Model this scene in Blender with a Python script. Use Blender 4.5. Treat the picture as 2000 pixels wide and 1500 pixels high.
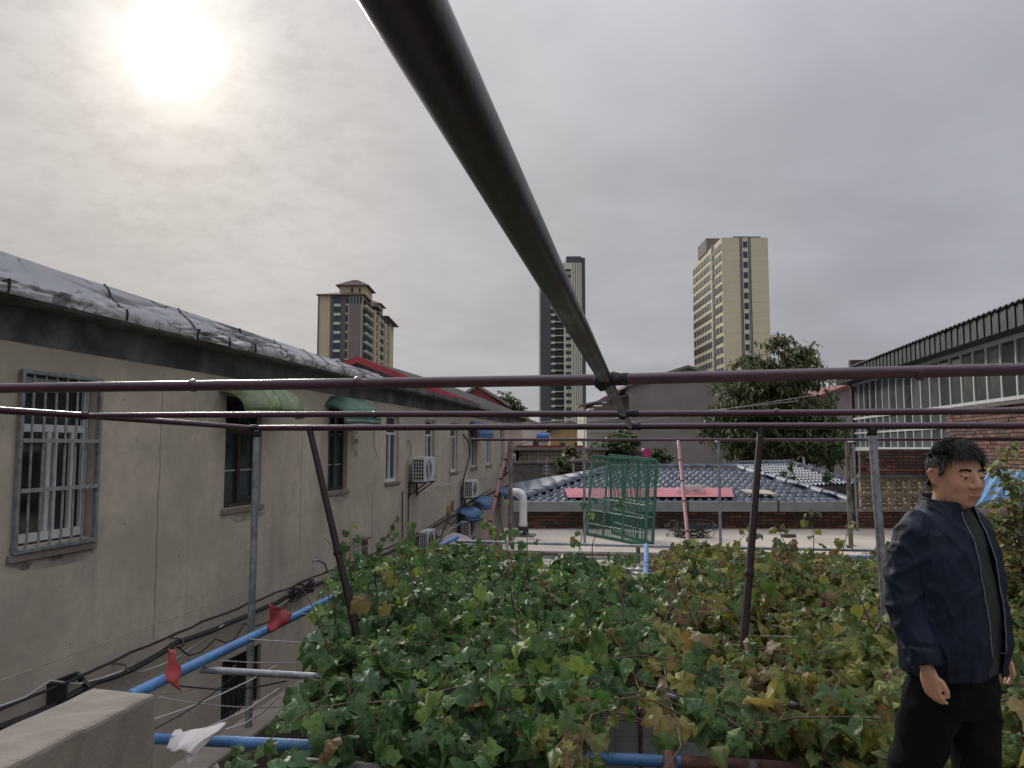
import bpy, bmesh, math, random
import numpy as np
from mathutils import Vector, Matrix, noise as mnoise
random.seed(7); rng = np.random.default_rng(11)
for o in list(bpy.data.objects): bpy.data.objects.remove(o)
scene = bpy.context.scene
C = scene.collection
R = math.radians
# ------------------------------------------------------------------ camera
FPX = 1500.0; YAW = math.atan2(265, 1505); PITCH = math.atan2(122, 1500); CZ = 4.7
cam = bpy.data.cameras.new('camera'); cam.sensor_width = 36; cam.lens = 27.0
cam.clip_start = 0.05; cam.clip_end = 6000
camo = bpy.data.objects.new('camera', cam); C.objects.link(camo)
camo.location = (0, 0, CZ); camo.rotation_euler = (math.pi/2 + PITCH, 0, YAW)
scene.camera = camo
scene.render.resolution_x = 1024; scene.render.resolution_y = 768
# ------------------------------------------------------------------ sky, sun, exposure
SUN_AZ = R(-34.7); SUN_EL = R(26.0)
SD = Vector((math.sin(SUN_AZ)*math.cos(SUN_EL), math.cos(SUN_AZ)*math.cos(SUN_EL), math.sin(SUN_EL)))
world = bpy.data.worlds.new('World'); scene.world = world; world.use_nodes = True
nt = world.node_tree; nt.nodes.clear()
def N(t, **k):
    n = nt.nodes.new(t)
    for a, v in k.items():
        if a.startswith('i_'):
            n.inputs[int(a[2:])].default_value = v
        else: setattr(n, a, v)
    return n
def L(a, b): nt.links.new(a, b)
def mth(op, a, b=None, c=None, clamp=False):
    n = N('ShaderNodeMath', operation=op); n.use_clamp = clamp
    for i, v in enumerate((a, b, c)):
        if v is None: continue
        if isinstance(v, (int, float)): n.inputs[i].default_value = v
        else: L(v, n.inputs[i])
    return n.outputs[0]
def vmul(col, f):
    n = N('ShaderNodeVectorMath', operation='SCALE')
    if isinstance(col, tuple): n.inputs[0].default_value = col
    else: L(col, n.inputs[0])
    if isinstance(f, (int, float)): n.inputs[3].default_value = f
    else: L(f, n.inputs[3])
    return n.outputs[0]
def vadd(a, b):
    n = N('ShaderNodeVectorMath', operation='ADD'); L(a, n.inputs[0]); L(b, n.inputs[1]); return n.outputs[0]
tc = N('ShaderNodeTexCoord'); D = tc.outputs['Generated']
sky = N('ShaderNodeTexSky', sky_type='NISHITA', sun_disc=False, sun_elevation=SUN_EL, sun_rotation=SUN_AZ)
sky.air_density = 1.2; sky.dust_density = 4.0; sky.altitude = 50
sep = N('ShaderNodeSeparateXYZ'); L(D, sep.inputs[0])
dz = mth('MAXIMUM', sep.outputs[2], 0.0)
inv = mth('DIVIDE', 1.0, mth('ADD', dz, 0.22))
cv = N('ShaderNodeCombineXYZ'); L(mth('MULTIPLY', sep.outputs[0], inv), cv.inputs[0]); L(mth('MULTIPLY', sep.outputs[1], inv), cv.inputs[1])
n1 = N('ShaderNodeTexNoise'); n1.inputs['Scale'].default_value = 1.3; n1.inputs['Detail'].default_value = 7; n1.inputs['Roughness'].default_value = 0.52; n1.inputs['Distortion'].default_value = .15; L(cv.outputs[0], n1.inputs['Vector'])
n2 = N('ShaderNodeTexNoise'); n2.inputs['Scale'].default_value = 11.0; n2.inputs['Detail'].default_value = 9; n2.inputs['Roughness'].default_value = 0.68; n2.inputs['Distortion'].default_value = .15; L(cv.outputs[0], n2.inputs['Vector'])
dt = N('ShaderNodeVectorMath', operation='DOT_PRODUCT'); L(D, dt.inputs[0]); dt.inputs[1].default_value = SD
dot = mth('MAXIMUM', dt.outputs['Value'], 0.0)
glow_w = mth('POWER', dot, 7.0)
glow_m = mth('POWER', dot, 60.0)
glow_n = mth('POWER', dot, 330.0)
# torn cloud edge round the sun
dj = mth('ADD', dot, mth('MULTIPLY', mth('SUBTRACT', n2.outputs['Fac'], 0.5), 0.0016))
core = N('ShaderNodeMapRange', interpolation_type='SMOOTHSTEP'); L(dj, core.inputs[0])
for i, v in ((1, 0.9984), (2, 0.9997), (3, 0.0), (4, 1.0)): core.inputs[i].default_value = v
cl = N('ShaderNodeMapRange', interpolation_type='SMOOTHSTEP'); L(n1.outputs['Fac'], cl.inputs[0])
for i, v in ((1, 0.36), (2, 0.66), (3, 0.88), (4, 1.06)): cl.inputs[i].default_value = v
tex = N('ShaderNodeMapRange', interpolation_type='SMOOTHSTEP'); L(n2.outputs['Fac'], tex.inputs[0])
for i, v in ((1, 0.36), (2, 0.60), (3, 0.72), (4, 1.04)): tex.inputs[i].default_value = v
mottle = N('ShaderNodeMix', data_type='FLOAT'); L(mth('MULTIPLY', mth('POWER', dot, 30.0), 0.55), mottle.inputs[0]); mottle.inputs[2].default_value = 1.0; L(tex.outputs[0], mottle.inputs[3])
shade = mth('MULTIPLY', cl.outputs[0], mottle.outputs[0])
zen = mth('ADD', 0.90, mth('MULTIPLY', mth('POWER', dz, 3.4), 3.3))
grey = vmul((0.282, 0.286, 0.318), mth('MULTIPLY', shade, zen))
warm = vmul((0.092, 0.076, 0.040), mth('MULTIPLY', glow_w, shade))
mid = vmul((0.055, 0.052, 0.042), mth('MULTIPLY', glow_m, shade))
near = vmul((0.40, 0.385, 0.34), glow_n)
disc = vmul((2.2, 2.1, 1.9), core.outputs[0])
wide = vmul((0.030, 0.030, 0.031), mth('MULTIPLY', mth('POWER', dot, 2.2), shade))
deck = vadd(vadd(vadd(vadd(grey, wide), warm), vadd(mid, near)), disc)
mixs = N('ShaderNodeMix', data_type='RGBA'); mixs.inputs[0].default_value = 0.97
L(vmul(sky.outputs[0], 0.05), mixs.inputs[6]); L(deck, mixs.inputs[7])
bg = N('ShaderNodeBackground'); bg.inputs[1].default_value = 1.0; L(mixs.outputs[2], bg.inputs[0])
wo = N('ShaderNodeOutputWorld'); L(bg.outputs[0], wo.inputs[0])
sl = bpy.data.lights.new('sun', 'SUN'); sl.energy = 1.5; sl.angle = R(12); sl.color = (1.0, 0.95, 0.87)
so = bpy.data.objects.new('sun', sl); C.objects.link(so)
so.rotation_euler = (-SD).to_track_quat('-Z', 'Y').to_euler(); so.location = SD*60
vs = scene.view_settings; vs.view_transform = 'Standard'; vs.look = 'None'; vs.exposure = 0.55; vs.gamma = 1.0; vs.use_curve_mapping = False
scene.render.engine = 'CYCLES'
scene.cycles.max_bounces = 6; scene.cycles.transparent_max_bounces = 6
# ------------------------------------------------------------------ helpers
SY, CY_ = math.sin(YAW), math.cos(YAW); SP, CP = math.sin(PITCH), math.cos(PITCH)
def ray(px, py):
    x = (px-1000)/FPX; y = (750-py)/FPX; f = CP - y*SP; u = SP + y*CP
    return Vector((-SY*f + CY_*x, CY_*f + SY*x, u))
CAM = Vector((0, 0, CZ))
def at(px, py, X=None, Y=None, Z=None):
    d = ray(px, py)
    t = X/d.x if X is not None else (Y/d.y if Y is not None else (Z-CZ)/d.z)
    return CAM + d*t
def atp(px, py, P, n):
    d = ray(px, py); P = Vector(P); n = Vector(n)
    return CAM + d*((P-CAM).dot(n)/d.dot(n))
class MB:
    def __init__(s, O=(0, 0, 0), a=0.0):
        s.v = []; s.f = []; s.O = Vector(O); s.ca = math.cos(a); s.sa = math.sin(a); s.uv = None
    def w(s, p):
        x, y, z = p
        return (s.O.x + s.ca*x - s.sa*y, s.O.y + s.sa*x + s.ca*y, s.O.z + z)
    def add(s, vs, fs):
        b = len(s.v); s.v += [s.w(p) for p in vs]; s.f += [tuple(i+b for i in f) for f in fs]; return s
    def box(s, x0, x1, y0, y1, z0, z1):
        vs = [(x0,y0,z0),(x1,y0,z0),(x1,y1,z0),(x0,y1,z0),(x0,y0,z1),(x1,y0,z1),(x1,y1,z1),(x0,y1,z1)]
        return s.add(vs, [(0,3,2,1),(4,5,6,7),(0,1,5,4),(1,2,6,5),(2,3,7,6),(3,0,4,7)])
    def bar(s, p, q, w, h=None):
        h = h or w; p = Vector(p); q = Vector(q); d = (q-p).normalized()
        up = Vector((0,0,1)) if abs(d.z) < .95 else Vector((0,1,0))
        a = d.cross(up).normalized()*(w/2); b = a.cross(d).normalized()*(h/2)
        vs = [p-a-b, p+a-b, p+a+b, p-a+b, q-a-b, q+a-b, q+a+b, q-a+b]
        return s.add([tuple(x) for x in vs], [(0,3,2,1),(4,5,6,7),(0,1,5,4),(1,2,6,5),(2,3,7,6),(3,0,4,7)])
    def tube(s, pts, r, n=10, caps=True):
        pts = [Vector(p) for p in pts]; m = len(pts)
        rs = r if isinstance(r, (list, tuple)) else [r]*m
        vs = []; fs = []; prev = None
        for i, p in enumerate(pts):
            d = (pts[min(i+1, m-1)] - pts[max(i-1, 0)]).normalized()
            if prev is None:
                up = Vector((0,0,1)) if abs(d.z) < .9 else Vector((1,0,0))
                a = d.cross(up).normalized()
            else:
                a = (prev - d*prev.dot(d)).normalized()
            prev = a; b = d.cross(a)
            for k in range(n):
                t = 2*math.pi*k/n; vs.append(tuple(p + (a*math.cos(t) + b*math.sin(t))*rs[i]))
        for i in range(m-1):
            for k in range(n):
                fs.append((i*n+k, i*n+(k+1)%n, (i+1)*n+(k+1)%n, (i+1)*n+k))
        if caps: fs.append(tuple(range(n-1, -1, -1))); fs.append(tuple((m-1)*n+k for k in range(n)))
        return s.add(vs, fs)
    def grid(s, fn, nu, nv):
        vs = [tuple(fn(i/nu, j/nv)) for j in range(nv+1) for i in range(nu+1)]
        fs = [(j*(nu+1)+i, j*(nu+1)+i+1, (j+1)*(nu+1)+i+1, (j+1)*(nu+1)+i) for j in range(nv) for i in range(nu)]
        return s.add(vs, fs)
    def poly(s, pts):
        return s.add([tuple(p) for p in pts], [tuple(range(len(pts)))])
    def extr(s, pts, d):
        n = len(pts); d = Vector(d)
        vs = [tuple(p) for p in pts] + [tuple(Vector(p)+d) for p in pts]
        fs = [tuple(range(n-1, -1, -1)), tuple(range(n, 2*n))] + [(i, (i+1) % n, n+(i+1) % n, n+i) for i in range(n)]
        return s.add(vs, fs)
    def lathe(s, prof, c, n=20):
        c = Vector(c); m = len(prof)
        vs = [(c.x+r*math.cos(2*math.pi*k/n), c.y+r*math.sin(2*math.pi*k/n), c.z+z) for r, z in prof for k in range(n)]
        fs = [(i*n+k, i*n+(k+1) % n, (i+1)*n+(k+1) % n, (i+1)*n+k) for i in range(m-1) for k in range(n)]
        return s.add(vs, fs)
    def build(s, name, mat, parent=None, smooth=False, bevel=0, stuff=False, normals=False):
        off = WL.get(parent.name, Vector((0,0,0))) if parent else Vector((0,0,0))
        org = Vector((0,0,0))
        me = bpy.data.meshes.new(name)
        me.from_pydata([tuple(Vector(p)-off) for p in s.v], [], s.f); me.update()
        if normals:
            bm = bmesh.new(); bm.from_mesh(me); bmesh.ops.recalc_face_normals(bm, faces=bm.faces); bm.to_mesh(me); bm.free()
        o = bpy.data.objects.new(name, me); C.objects.link(o)
        me.materials.append(MT[mat] if isinstance(mat, str) else mat)
        if parent: o.parent = parent
        WL[o.name] = off
        if smooth:
            me.polygons.foreach_set('use_smooth', [True]*len(me.polygons))
            if smooth != 'all':
                try: me.set_sharp_from_angle(angle=R(40))
                except Exception: pass
        if bevel:
            b = o.modifiers.new('bevel', 'BEVEL'); b.width = bevel; b.segments = 2; b.limit_method = 'ANGLE'; b.angle_limit = R(40)
        if stuff: o['kind'] = 'stuff'
        return o
WL = {}
def thing(name, label, cat, loc=(0,0,0), group=None):
    o = bpy.data.objects.new(name, None); C.objects.link(o); o.location = loc; o.empty_display_size = .1
    o['label'] = label; o['category'] = cat
    if group: o['group'] = group
    WL[o.name] = Vector(loc); return o
def tag(o, label=None, cat=None, group=None, kind=None):
    for k, v in (('label', label), ('category', cat), ('group', group), ('kind', kind)):
        if v: o[k] = v
    return o
def piece(name, me, parent, loc, rot=(0,0,0), sc=(1,1,1)):
    o = bpy.data.objects.new(name, me); C.objects.link(o); o.parent = parent
    off = WL[parent.name]; o.location = Vector(loc)-off; o.rotation_euler = rot; o.scale = sc
    WL[o.name] = Vector(loc); return o
def mesh_of(mb, mat, smooth=False):
    me = bpy.data.meshes.new('piece'); me.from_pydata(mb.v, [], mb.f); me.materials.append(MT[mat])
    if smooth: me.polygons.foreach_set('use_smooth', [True]*len(me.polygons))
    return me
# ------------------------------------------------------------------ materials
MT = {}
def mat(name, col, rough=.7, metal=0.0, var=.2, scale=3.0, bump=0.0, bscale=60.0, stain=None, streak=None, orand=0.0, spec=.5, coat=0.0, fine=None, trans=0.0, hue=None, lines=None):
    global nt
    m = bpy.data.materials.new(name); m.use_nodes = True; nt = m.node_tree
    b = nt.nodes['Principled BSDF']
    b.inputs['Roughness'].default_value = rough; b.inputs['Metallic'].default_value = metal
    b.inputs['Specular IOR Level'].default_value = spec; b.inputs['Coat Weight'].default_value = coat; b.inputs['Coat Roughness'].default_value = .15
    g = N('ShaderNodeNewGeometry'); P = g.outputs['Position']
    def noi(sc, det=5, rg=.6, vec=None, dist=0.0):
        n = N('ShaderNodeTexNoise'); n.inputs['Scale'].default_value = sc; n.inputs['Detail'].default_value = det; n.inputs['Roughness'].default_value = rg; n.inputs['Distortion'].default_value = dist
        L(vec or P, n.inputs['Vector']); return n.outputs['Fac']
    def mr(v, a, b_, c=0.0, d=1.0):
        n = N('ShaderNodeMapRange', interpolation_type='SMOOTHSTEP'); L(v, n.inputs[0])
        for i, x in ((1, a), (2, b_), (3, c), (4, d)): n.inputs[i].default_value = x
        return n.outputs[0]
    def mixc(f, a, c):
        n = N('ShaderNodeMix', data_type='RGBA'); L(f, n.inputs[0])
        for i, x in ((6, a), (7, c)):
            if isinstance(x, tuple): n.inputs[i].default_value = (*x[:3], 1)
            else: L(x, n.inputs[i])
        return n.outputs[2]
    lo = tuple(c*(1-var) for c in col); hi = tuple(min(1, c*(1+var)) for c in col)
    n0 = noi(scale, 6, .62)
    out = mixc(mr(n0, .3, .7), lo, hi)
    if fine:
        out = mixc(mr(noi(fine[0], 3), .35, .75, 0, fine[2]), out, fine[1])
    if streak:                                    # (colour, horizontal scale, lo, hi, amount)
        sc = N('ShaderNodeVectorMath', operation='MULTIPLY'); L(P, sc.inputs[0]); sc.inputs[1].default_value = (streak[1], streak[1], streak[1]*.07)
        out = mixc(mr(noi(1.0, 6, .65, sc.outputs[0]), streak[2], streak[3], 0, streak[4]), out, streak[0])
    if stain:                                     # list of (colour, scale, lo, hi, amount)
        for st in stain:
            out = mixc(mr(noi(st[1], 8, .68, None, .4), st[2], st[3], 0, st[4]), out, st[0])
    if lines:                                     # shade of creases painted in as dark lines: (colour, scale vector, half width, amount)
        sc = N('ShaderNodeVectorMath', operation='MULTIPLY'); L(P, sc.inputs[0]); sc.inputs[1].default_value = lines[1]
        ln = noi(1.0, 3, .5, sc.outputs[0], .6); ab = mth('ABSOLUTE', mth('SUBTRACT', ln, .5))
        msk = mr(noi(1.3, 3, .6), .42, .62)
        out = mixc(mth('MULTIPLY', mr(ab, lines[2]*.3, lines[2], lines[3], 0.0), msk), out, lines[0])
    if orand:
        oi = N('ShaderNodeObjectInfo')
        out = vmul(out, mr(oi.outputs['Random'], 0, 1, 1-orand, 1+orand))
        if hue:
            f = mth('FRACT', mth('MULTIPLY', oi.outputs['Random'], 7.31))
            out = mixc(mr(f, hue[1], hue[2]), out, hue[0])
    L(out, b.inputs['Base Color'])
    L(mr(n0, .25, .75, max(0, rough-.08), min(1, rough+.08)), b.inputs['Roughness'])
    if trans:
        b.inputs['Transmission Weight'].default_value = trans
    if bump:
        bn = N('ShaderNodeBump'); bn.inputs['Strength'].default_value = bump; bn.inputs['Distance'].default_value = .01
        L(noi(bscale, 4, .6), bn.inputs['Height']); L(bn.outputs[0], b.inputs['Normal'])
    MT[name] = m; return m
K = (.02, .018, .016)
mat('stucco', (.545, .475, .375), .92, var=.16, scale=.9, bump=.35, bscale=90, fine=(6.0, (.43, .37, .30), .5), streak=((.27, .24, .20), 2.6, .52, .78, .6), stain=[((.33, .30, .26), 1.1, .50, .72, .7), ((.44, .39, .33), 2.3, .60, .72, .4), ((.09, .08, .07), 8.0, .685, .76, .7)])
mat('ring_beam', (.15, .143, .138), .95, var=.45, scale=1.6, bump=.4, bscale=50, streak=((.26, .235, .20), 2.6, .60, .82, .75), stain=[((.055, .053, .055), .9, .42, .62, .8), ((.45, .42, .38), 5.0, .70, .74, .8)])
mat('concrete', (.25, .215, .175), .95, var=.22, scale=3, bump=.5, bscale=55, fine=(24.0, (.19, .17, .145), .6), stain=[((.12, .11, .10), 2.5, .55, .72, .6), ((.42, .39, .34), 14, .66, .76, .5)])
mat('concrete_dark', (.15, .14, .125), .95, var=.3, scale=2.5, bump=.5, bscale=50, stain=[((.05, .05, .045), 2.0, .5, .7, .7)], streak=((.07, .065, .06), 3, .52, .75, .7))
mat('screed', (.44, .385, .325), .93, var=.16, scale=.8, bump=.3, bscale=40, stain=[((.33, .285, .245), .9, .5, .7, .7), ((.16, .145, .13), 3, .60, .72, .65), ((.25, .215, .19), 7, .58, .70, .5), ((.56, .50, .43), 2.2, .6, .72, .5)])
mat('ground', (.16, .145, .125), .95, var=.25, scale=.4, bump=.3, bscale=20, stain=[((.09, .085, .075), .3, .5, .7, .7)])
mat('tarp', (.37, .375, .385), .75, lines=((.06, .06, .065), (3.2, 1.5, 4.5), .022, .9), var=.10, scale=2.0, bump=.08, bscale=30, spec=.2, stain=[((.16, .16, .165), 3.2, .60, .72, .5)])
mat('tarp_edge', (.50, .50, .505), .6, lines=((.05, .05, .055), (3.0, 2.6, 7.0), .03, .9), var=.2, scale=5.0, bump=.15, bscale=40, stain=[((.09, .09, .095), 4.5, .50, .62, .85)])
mat('black_rubber', (.018, .018, .02), .7, var=.3)
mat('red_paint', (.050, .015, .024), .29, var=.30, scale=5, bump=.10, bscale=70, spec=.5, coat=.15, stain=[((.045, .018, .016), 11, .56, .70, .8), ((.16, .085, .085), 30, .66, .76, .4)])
mat('red_paint_shaded', (.011, .0075, .010), .33, var=.30, scale=5, bump=.05, bscale=70, spec=.35, coat=.0, stain=[((.012, .009, .010), 9, .56, .70, .8)])  # red paint copy darkened to paint in the centre pipe's shaded underside
mat('red_paint_dull', (.017, .007, .007), .6, var=.4, scale=9, bump=.2, bscale=120, spec=.2, stain=[((.02, .011, .009), 8, .52, .68, .8)])
mat('pink_paint', (.30, .125, .13), .5, var=.2, scale=6, stain=[((.12, .05, .045), 14, .6, .72, .7)])
mat('weld', (.012, .012, .013), .55, var=.5, scale=40, bump=.8, bscale=140, spec=.4)
mat('galv', (.30, .31, .325), .48, metal=.55, var=.3, scale=18, bump=.1, bscale=90, stain=[((.11, .075, .055), 7, .60, .72, .7), ((.50, .51, .53), 30, .60, .70, .6)])
mat('galv_rust', (.19, .16, .14), .7, metal=.15, var=.4, scale=9, bump=.3, bscale=100, stain=[((.11, .055, .035), 6, .48, .66, .8), ((.48, .43, .40), 20, .63, .72, .6)])
mat('blue_pipe', (.075, .205, .43), .38, var=.22, scale=7, bump=.1, bscale=90, coat=.1, stain=[((.02, .025, .03), 13, .665, .71, .9), ((.20, .38, .62), 24, .60, .72, .5)])
mat('rust_pipe', (.17, .085, .065), .75, var=.4, scale=8, bump=.4, bscale=90, stain=[((.40, .36, .34), 7, .54, .64, .8), ((.05, .03, .025), 15, .6, .7, .7)])
mat('red_flag', (.36, .05, .05), .5, var=.25, scale=12, trans=0.0)
mat('cable', (.020, .020, .022), .6, var=.3)
mat('wire_white', (.52, .50, .47), .6, var=.15)
mat('wire_tan', (.36, .32, .26), .7, var=.15)
mat('bar_grey', (.34, .345, .35), .42, metal=.3, var=.25, scale=20, bump=.1)
mat('steel_frame', (.28, .285, .29), .45, metal=.4, var=.3, scale=12, stain=[((.09, .07, .06), 15, .58, .7, .6)])
mat('pvc_white', (.70, .70, .69), .35, var=.06, scale=8, stain=[((.42, .40, .36), 6, .62, .8, .5)])
mat('ac_white', (.64, .64, .62), .45, var=.08, scale=7, stain=[((.34, .31, .27), 5, .6, .8, .5)])
mat('glass_dark', (.012, .016, .019), .06, var=.3, scale=1.2, spec=.6)
mat('glass_green', (.030, .048, .046), .12, var=.25, scale=1.5, spec=.5)
mat('glass_blue', (.025, .042, .065), .10, var=.5, scale=.25, spec=.6)
mat('glass_hall', (.105, .115, .110), .10, var=.28, scale=.8, spec=.5, orand=.35)
mat('wood_dark', (.045, .030, .025), .7, var=.4, scale=8, bump=.3, bscale=40)
mat('wood_grey', (.30, .26, .215), .85, var=.3, scale=9, bump=.4, bscale=60, stain=[((.14, .115, .09), 5, .5, .7, .6)])
mat('fibre_green', (.22, .27, .15), .62, var=.3, scale=3, bump=.2, bscale=40, stain=[((.09, .17, .055), 3.0, .46, .62, .85), ((.15, .15, .11), 9, .6, .75, .5)])
mat('fibre_teal', (.075, .17, .12), .6, var=.3, scale=3, bump=.2, bscale=40, stain=[((.34, .42, .34), 4, .5, .68, .6)])
mat('fibre_blue', (.05, .13, .27), .5, var=.25, scale=6)
mat('awning_white', (.48, .46, .42), .6, var=.2, scale=5, stain=[((.25, .17, .12), 7, .58, .7, .7)])
mat('tile_glaze', (.135, .155, .195), .55, var=.22, scale=5, spec=.4, orand=.22, stain=[((.05, .05, .05), 9, .6, .75, .5)])
mat('gutter', (.27, .29, .285), .5, metal=.2, var=.15, scale=4, stain=[((.17, .17, .16), 5, .55, .75, .5)])
mat('brick', (.165, .085, .064), .92, var=.25, scale=14, bump=.5, bscale=70, orand=.38, hue=((.10, .075, .062), .55, .85), stain=[((.30, .23, .19), 26, .63, .74, .5), ((.06, .045, .04), 9, .58, .74, .5)])
mat('mortar', (.20, .175, .15), .97, var=.25, scale=20, bump=.5, bscale=60)
mat('breeze', (.35, .29, .215), .95, var=.2, scale=8, bump=.4, bscale=60, orand=.1, stain=[((.20, .17, .13), 6, .55, .72, .6)])
mat('pink_sheet', (.62, .22, .25), .42, var=.12, scale=2.5, stain=[((.36, .08, .10), 3, .55, .7, .5)])
mat('board', (.42, .37, .29), .8, var=.12, scale=6)
mat('gate_green', (.022, .125, .075), .42, var=.25, scale=10, bump=.1, stain=[((.05, .09, .07), 18, .6, .72, .5)])
mat('twist_grey', (.36, .38, .37), .5, var=.2, scale=20)
mat('sheet_clear', (.42, .45, .39), .45, var=.15, scale=3, stain=[((.22, .22, .18), 3, .52, .7, .6)])
mat('sheet_blue', (.16, .33, .55), .4, var=.2, scale=3, stain=[((.40, .50, .60), 5, .52, .68, .5)])
mat('black_metal', (.032, .034, .037), .5, metal=.2, var=.3, scale=4)
mat('mullion', (.60, .61, .60), .45, var=.08, scale=4)
mat('far_window', (.035, .04, .048), .55, var=.5, scale=.3, spec=.25)
mat('hall_brick', (.085, .05, .044), .9, var=.25, scale=6)
mat('red_trim', (.36, .045, .05), .5, var=.2, scale=2)
mat('red_sheet', (.24, .05, .05), .6, var=.2, scale=2)
mat('roof_grey', (.20, .195, .19), .8, var=.2, scale=1.5, bump=.2, bscale=12)
mat('plaster_grey', (.29, .255, .235), .95, var=.12, scale=.7, bump=.15, bscale=12, streak=((.16, .145, .13), .9, .55, .8, .4), stain=[((.20, .18, .16), .6, .5, .7, .5)])
mat('gable_grey', (.17, .165, .17), .95, var=.2, scale=1.2, stain=[((.12, .115, .12), .8, .5, .7, .5)])
mat('far_beige', (.66, .58, .40), .9, var=.04, scale=.08)
mat('far_beige2', (.52, .45, .30), .9, var=.06, scale=.1)
mat('far_cream', (.62, .60, .50), .9, var=.04, scale=.1)
mat('far_dark', (.085, .09, .105), .8, var=.06, scale=.1)
mat('far_brown', (.14, .118, .108), .9, var=.06, scale=.1)
mat('far_taupe', (.205, .175, .16), .9, var=.06, scale=.1)
mat('far_roof', (.115, .072, .062), .85, var=.15, scale=.4)
mat('far_red', (.22, .07, .065), .8, var=.15, scale=.6)
mat('tile_white', (.52, .53, .52), .3, var=.06, scale=3, stain=[((.35, .35, .33), 2, .5, .7, .5)])
mat('ink', (.012, .012, .014), .6)
mat('foam', (.66, .63, .56), .7, var=.1, scale=10, bump=.3, bscale=120, stain=[((.40, .32, .22), 6, .55, .72, .6)])
mat('soil', (.05, .038, .028), .98, var=.4, scale=30, bump=.8, bscale=90)
mat('bag_white', (.62, .58, .56), .45, var=.08, scale=6, stain=[((.42, .36, .34), 5, .55, .7, .4)])
mat('bark', (.085, .065, .05), .95, var=.35, scale=14, bump=.6, bscale=60)
mat('stem', (.115, .075, .045), .85, var=.35, scale=20, bump=.4, bscale=80)
mat('tank_blue', (.03, .12, .42), .4, var=.1)
mat('tank_pink', (.52, .06, .20), .4, var=.1)
mat('tank_steel', (.5, .5, .5), .3, metal=.8, var=.1)
mat('ochre', (.42, .30, .14), .85, var=.12, scale=.8)
def leafmat(name, cols, brown, tl=.3, veins=True):
    """leaf colours by per-leaf value: attribute 'lr' (joined foliage) plus object random (single leaves)"""
    global nt
    m = bpy.data.materials.new(name); m.use_nodes = True; nt = m.node_tree
    b = nt.nodes['Principled BSDF']; out = nt.nodes['Material Output']
    at_ = N('ShaderNodeAttribute', attribute_name='lr'); oi = N('ShaderNodeObjectInfo')
    v = mth('FRACT', mth('ADD', at_.outputs['Fac'], oi.outputs['Random']))
    rp = N('ShaderNodeValToRGB'); L(v, rp.inputs[0]); e = rp.color_ramp.elements
    while len(e) < len(cols): e.new(.5)
    for i, (p, c) in enumerate(cols): e[i].position = p; e[i].color = (*c, 1)
    col = rp.outputs[0]
    g = N('ShaderNodeNewGeometry')
    nz = N('ShaderNodeTexNoise'); nz.inputs['Scale'].default_value = 28; nz.inputs['Detail'].default_value = 4; L(g.outputs['Position'], nz.inputs['Vector'])
    col = vmul(col, mth('ADD', .92, mth('MULTIPLY', nz.outputs['Fac'], 1.0)))
    uv = N('ShaderNodeUVMap', uv_map='UVMap'); sp = N('ShaderNodeSeparateXYZ'); L(uv.outputs[0], sp.inputs[0])
    if veins:
        ax = mth('ABSOLUTE', sp.outputs[0]); y = mth('SUBTRACT', sp.outputs[1], .12)
        ang = mth('ARCTAN2', ax, y)                     # veins at 0, 40, 85 degrees
        vn = mth('MINIMUM', mth('MINIMUM', ang, mth('ABSOLUTE', mth('SUBTRACT', ang, .72))), mth('ABSOLUTE', mth('SUBTRACT', ang, 1.5)))
        vf = N('ShaderNodeMapRange', interpolation_type='SMOOTHSTEP'); L(vn, vf.inputs[0])
        for i, x in ((1, 0.0), (2, .075), (3, .42), (4, 0.0)): vf.inputs[i].default_value = x
        mx = N('ShaderNodeMix', data_type='RGBA'); L(vf.outputs[0], mx.inputs[0]); L(col, mx.inputs[6]); mx.inputs[7].default_value = (.16, .22, .06, 1); col = mx.outputs[2]
    if brown:
        r = N('ShaderNodeVectorMath', operation='LENGTH'); cc = N('ShaderNodeVectorMath', operation='SUBTRACT'); L(uv.outputs[0], cc.inputs[0]); cc.inputs[1].default_value = (0, .4, 0); L(cc.outputs[0], r.inputs[0])
        nb = N('ShaderNodeTexNoise'); nb.inputs['Scale'].default_value = 11; nb.inputs['Detail'].default_value = 5; L(g.outputs['Position'], nb.inputs['Vector'])
        f = mth('ADD', mth('MULTIPLY', r.outputs['Value'], .55), mth('ADD', nb.outputs['Fac'], mth('MULTIPLY', mth('FRACT', mth('MULTIPLY', v, 9.7)), .35)))
        bf = N('ShaderNodeMapRange', interpolation_type='SMOOTHSTEP'); L(f, bf.inputs[0])
        for i, x in ((1, brown), (2, brown+.16), (3, 0), (4, .85)): bf.inputs[i].default_value = x
        mx = N('ShaderNodeMix', data_type='RGBA'); L(bf.outputs[0], mx.inputs[0]); L(col, mx.inputs[6]); mx.inputs[7].default_value = (.135, .068, .036, 1); col = mx.outputs[2]
    # paler underside
    mx = N('ShaderNodeMix', data_type='RGBA'); L(mth('MULTIPLY', g.outputs['Backfacing'], .30), mx.inputs[0]); L(col, mx.inputs[6]); mx.inputs[7].default_value = (.12, .155, .075, 1); col = mx.outputs[2]
    L(col, b.inputs['Base Color']); b.inputs['Roughness'].default_value = .46; b.inputs['Specular IOR Level'].default_value = .24
    nb2 = N('ShaderNodeTexNoise'); nb2.inputs['Scale'].default_value = 55 if veins else 30; nb2.inputs['Detail'].default_value = 2; L(g.outputs['Position'], nb2.inputs['Vector'])
    bn = N('ShaderNodeBump'); bn.inputs['Strength'].default_value = .6 if veins else .4; bn.inputs['Distance'].default_value = .008; L(nb2.outputs['Fac'], bn.inputs['Height']); L(bn.outputs[0], b.inputs['Normal'])
    tr = N('ShaderNodeBsdfTranslucent'); L(vmul(col, 1.25), tr.inputs[0])
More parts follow.
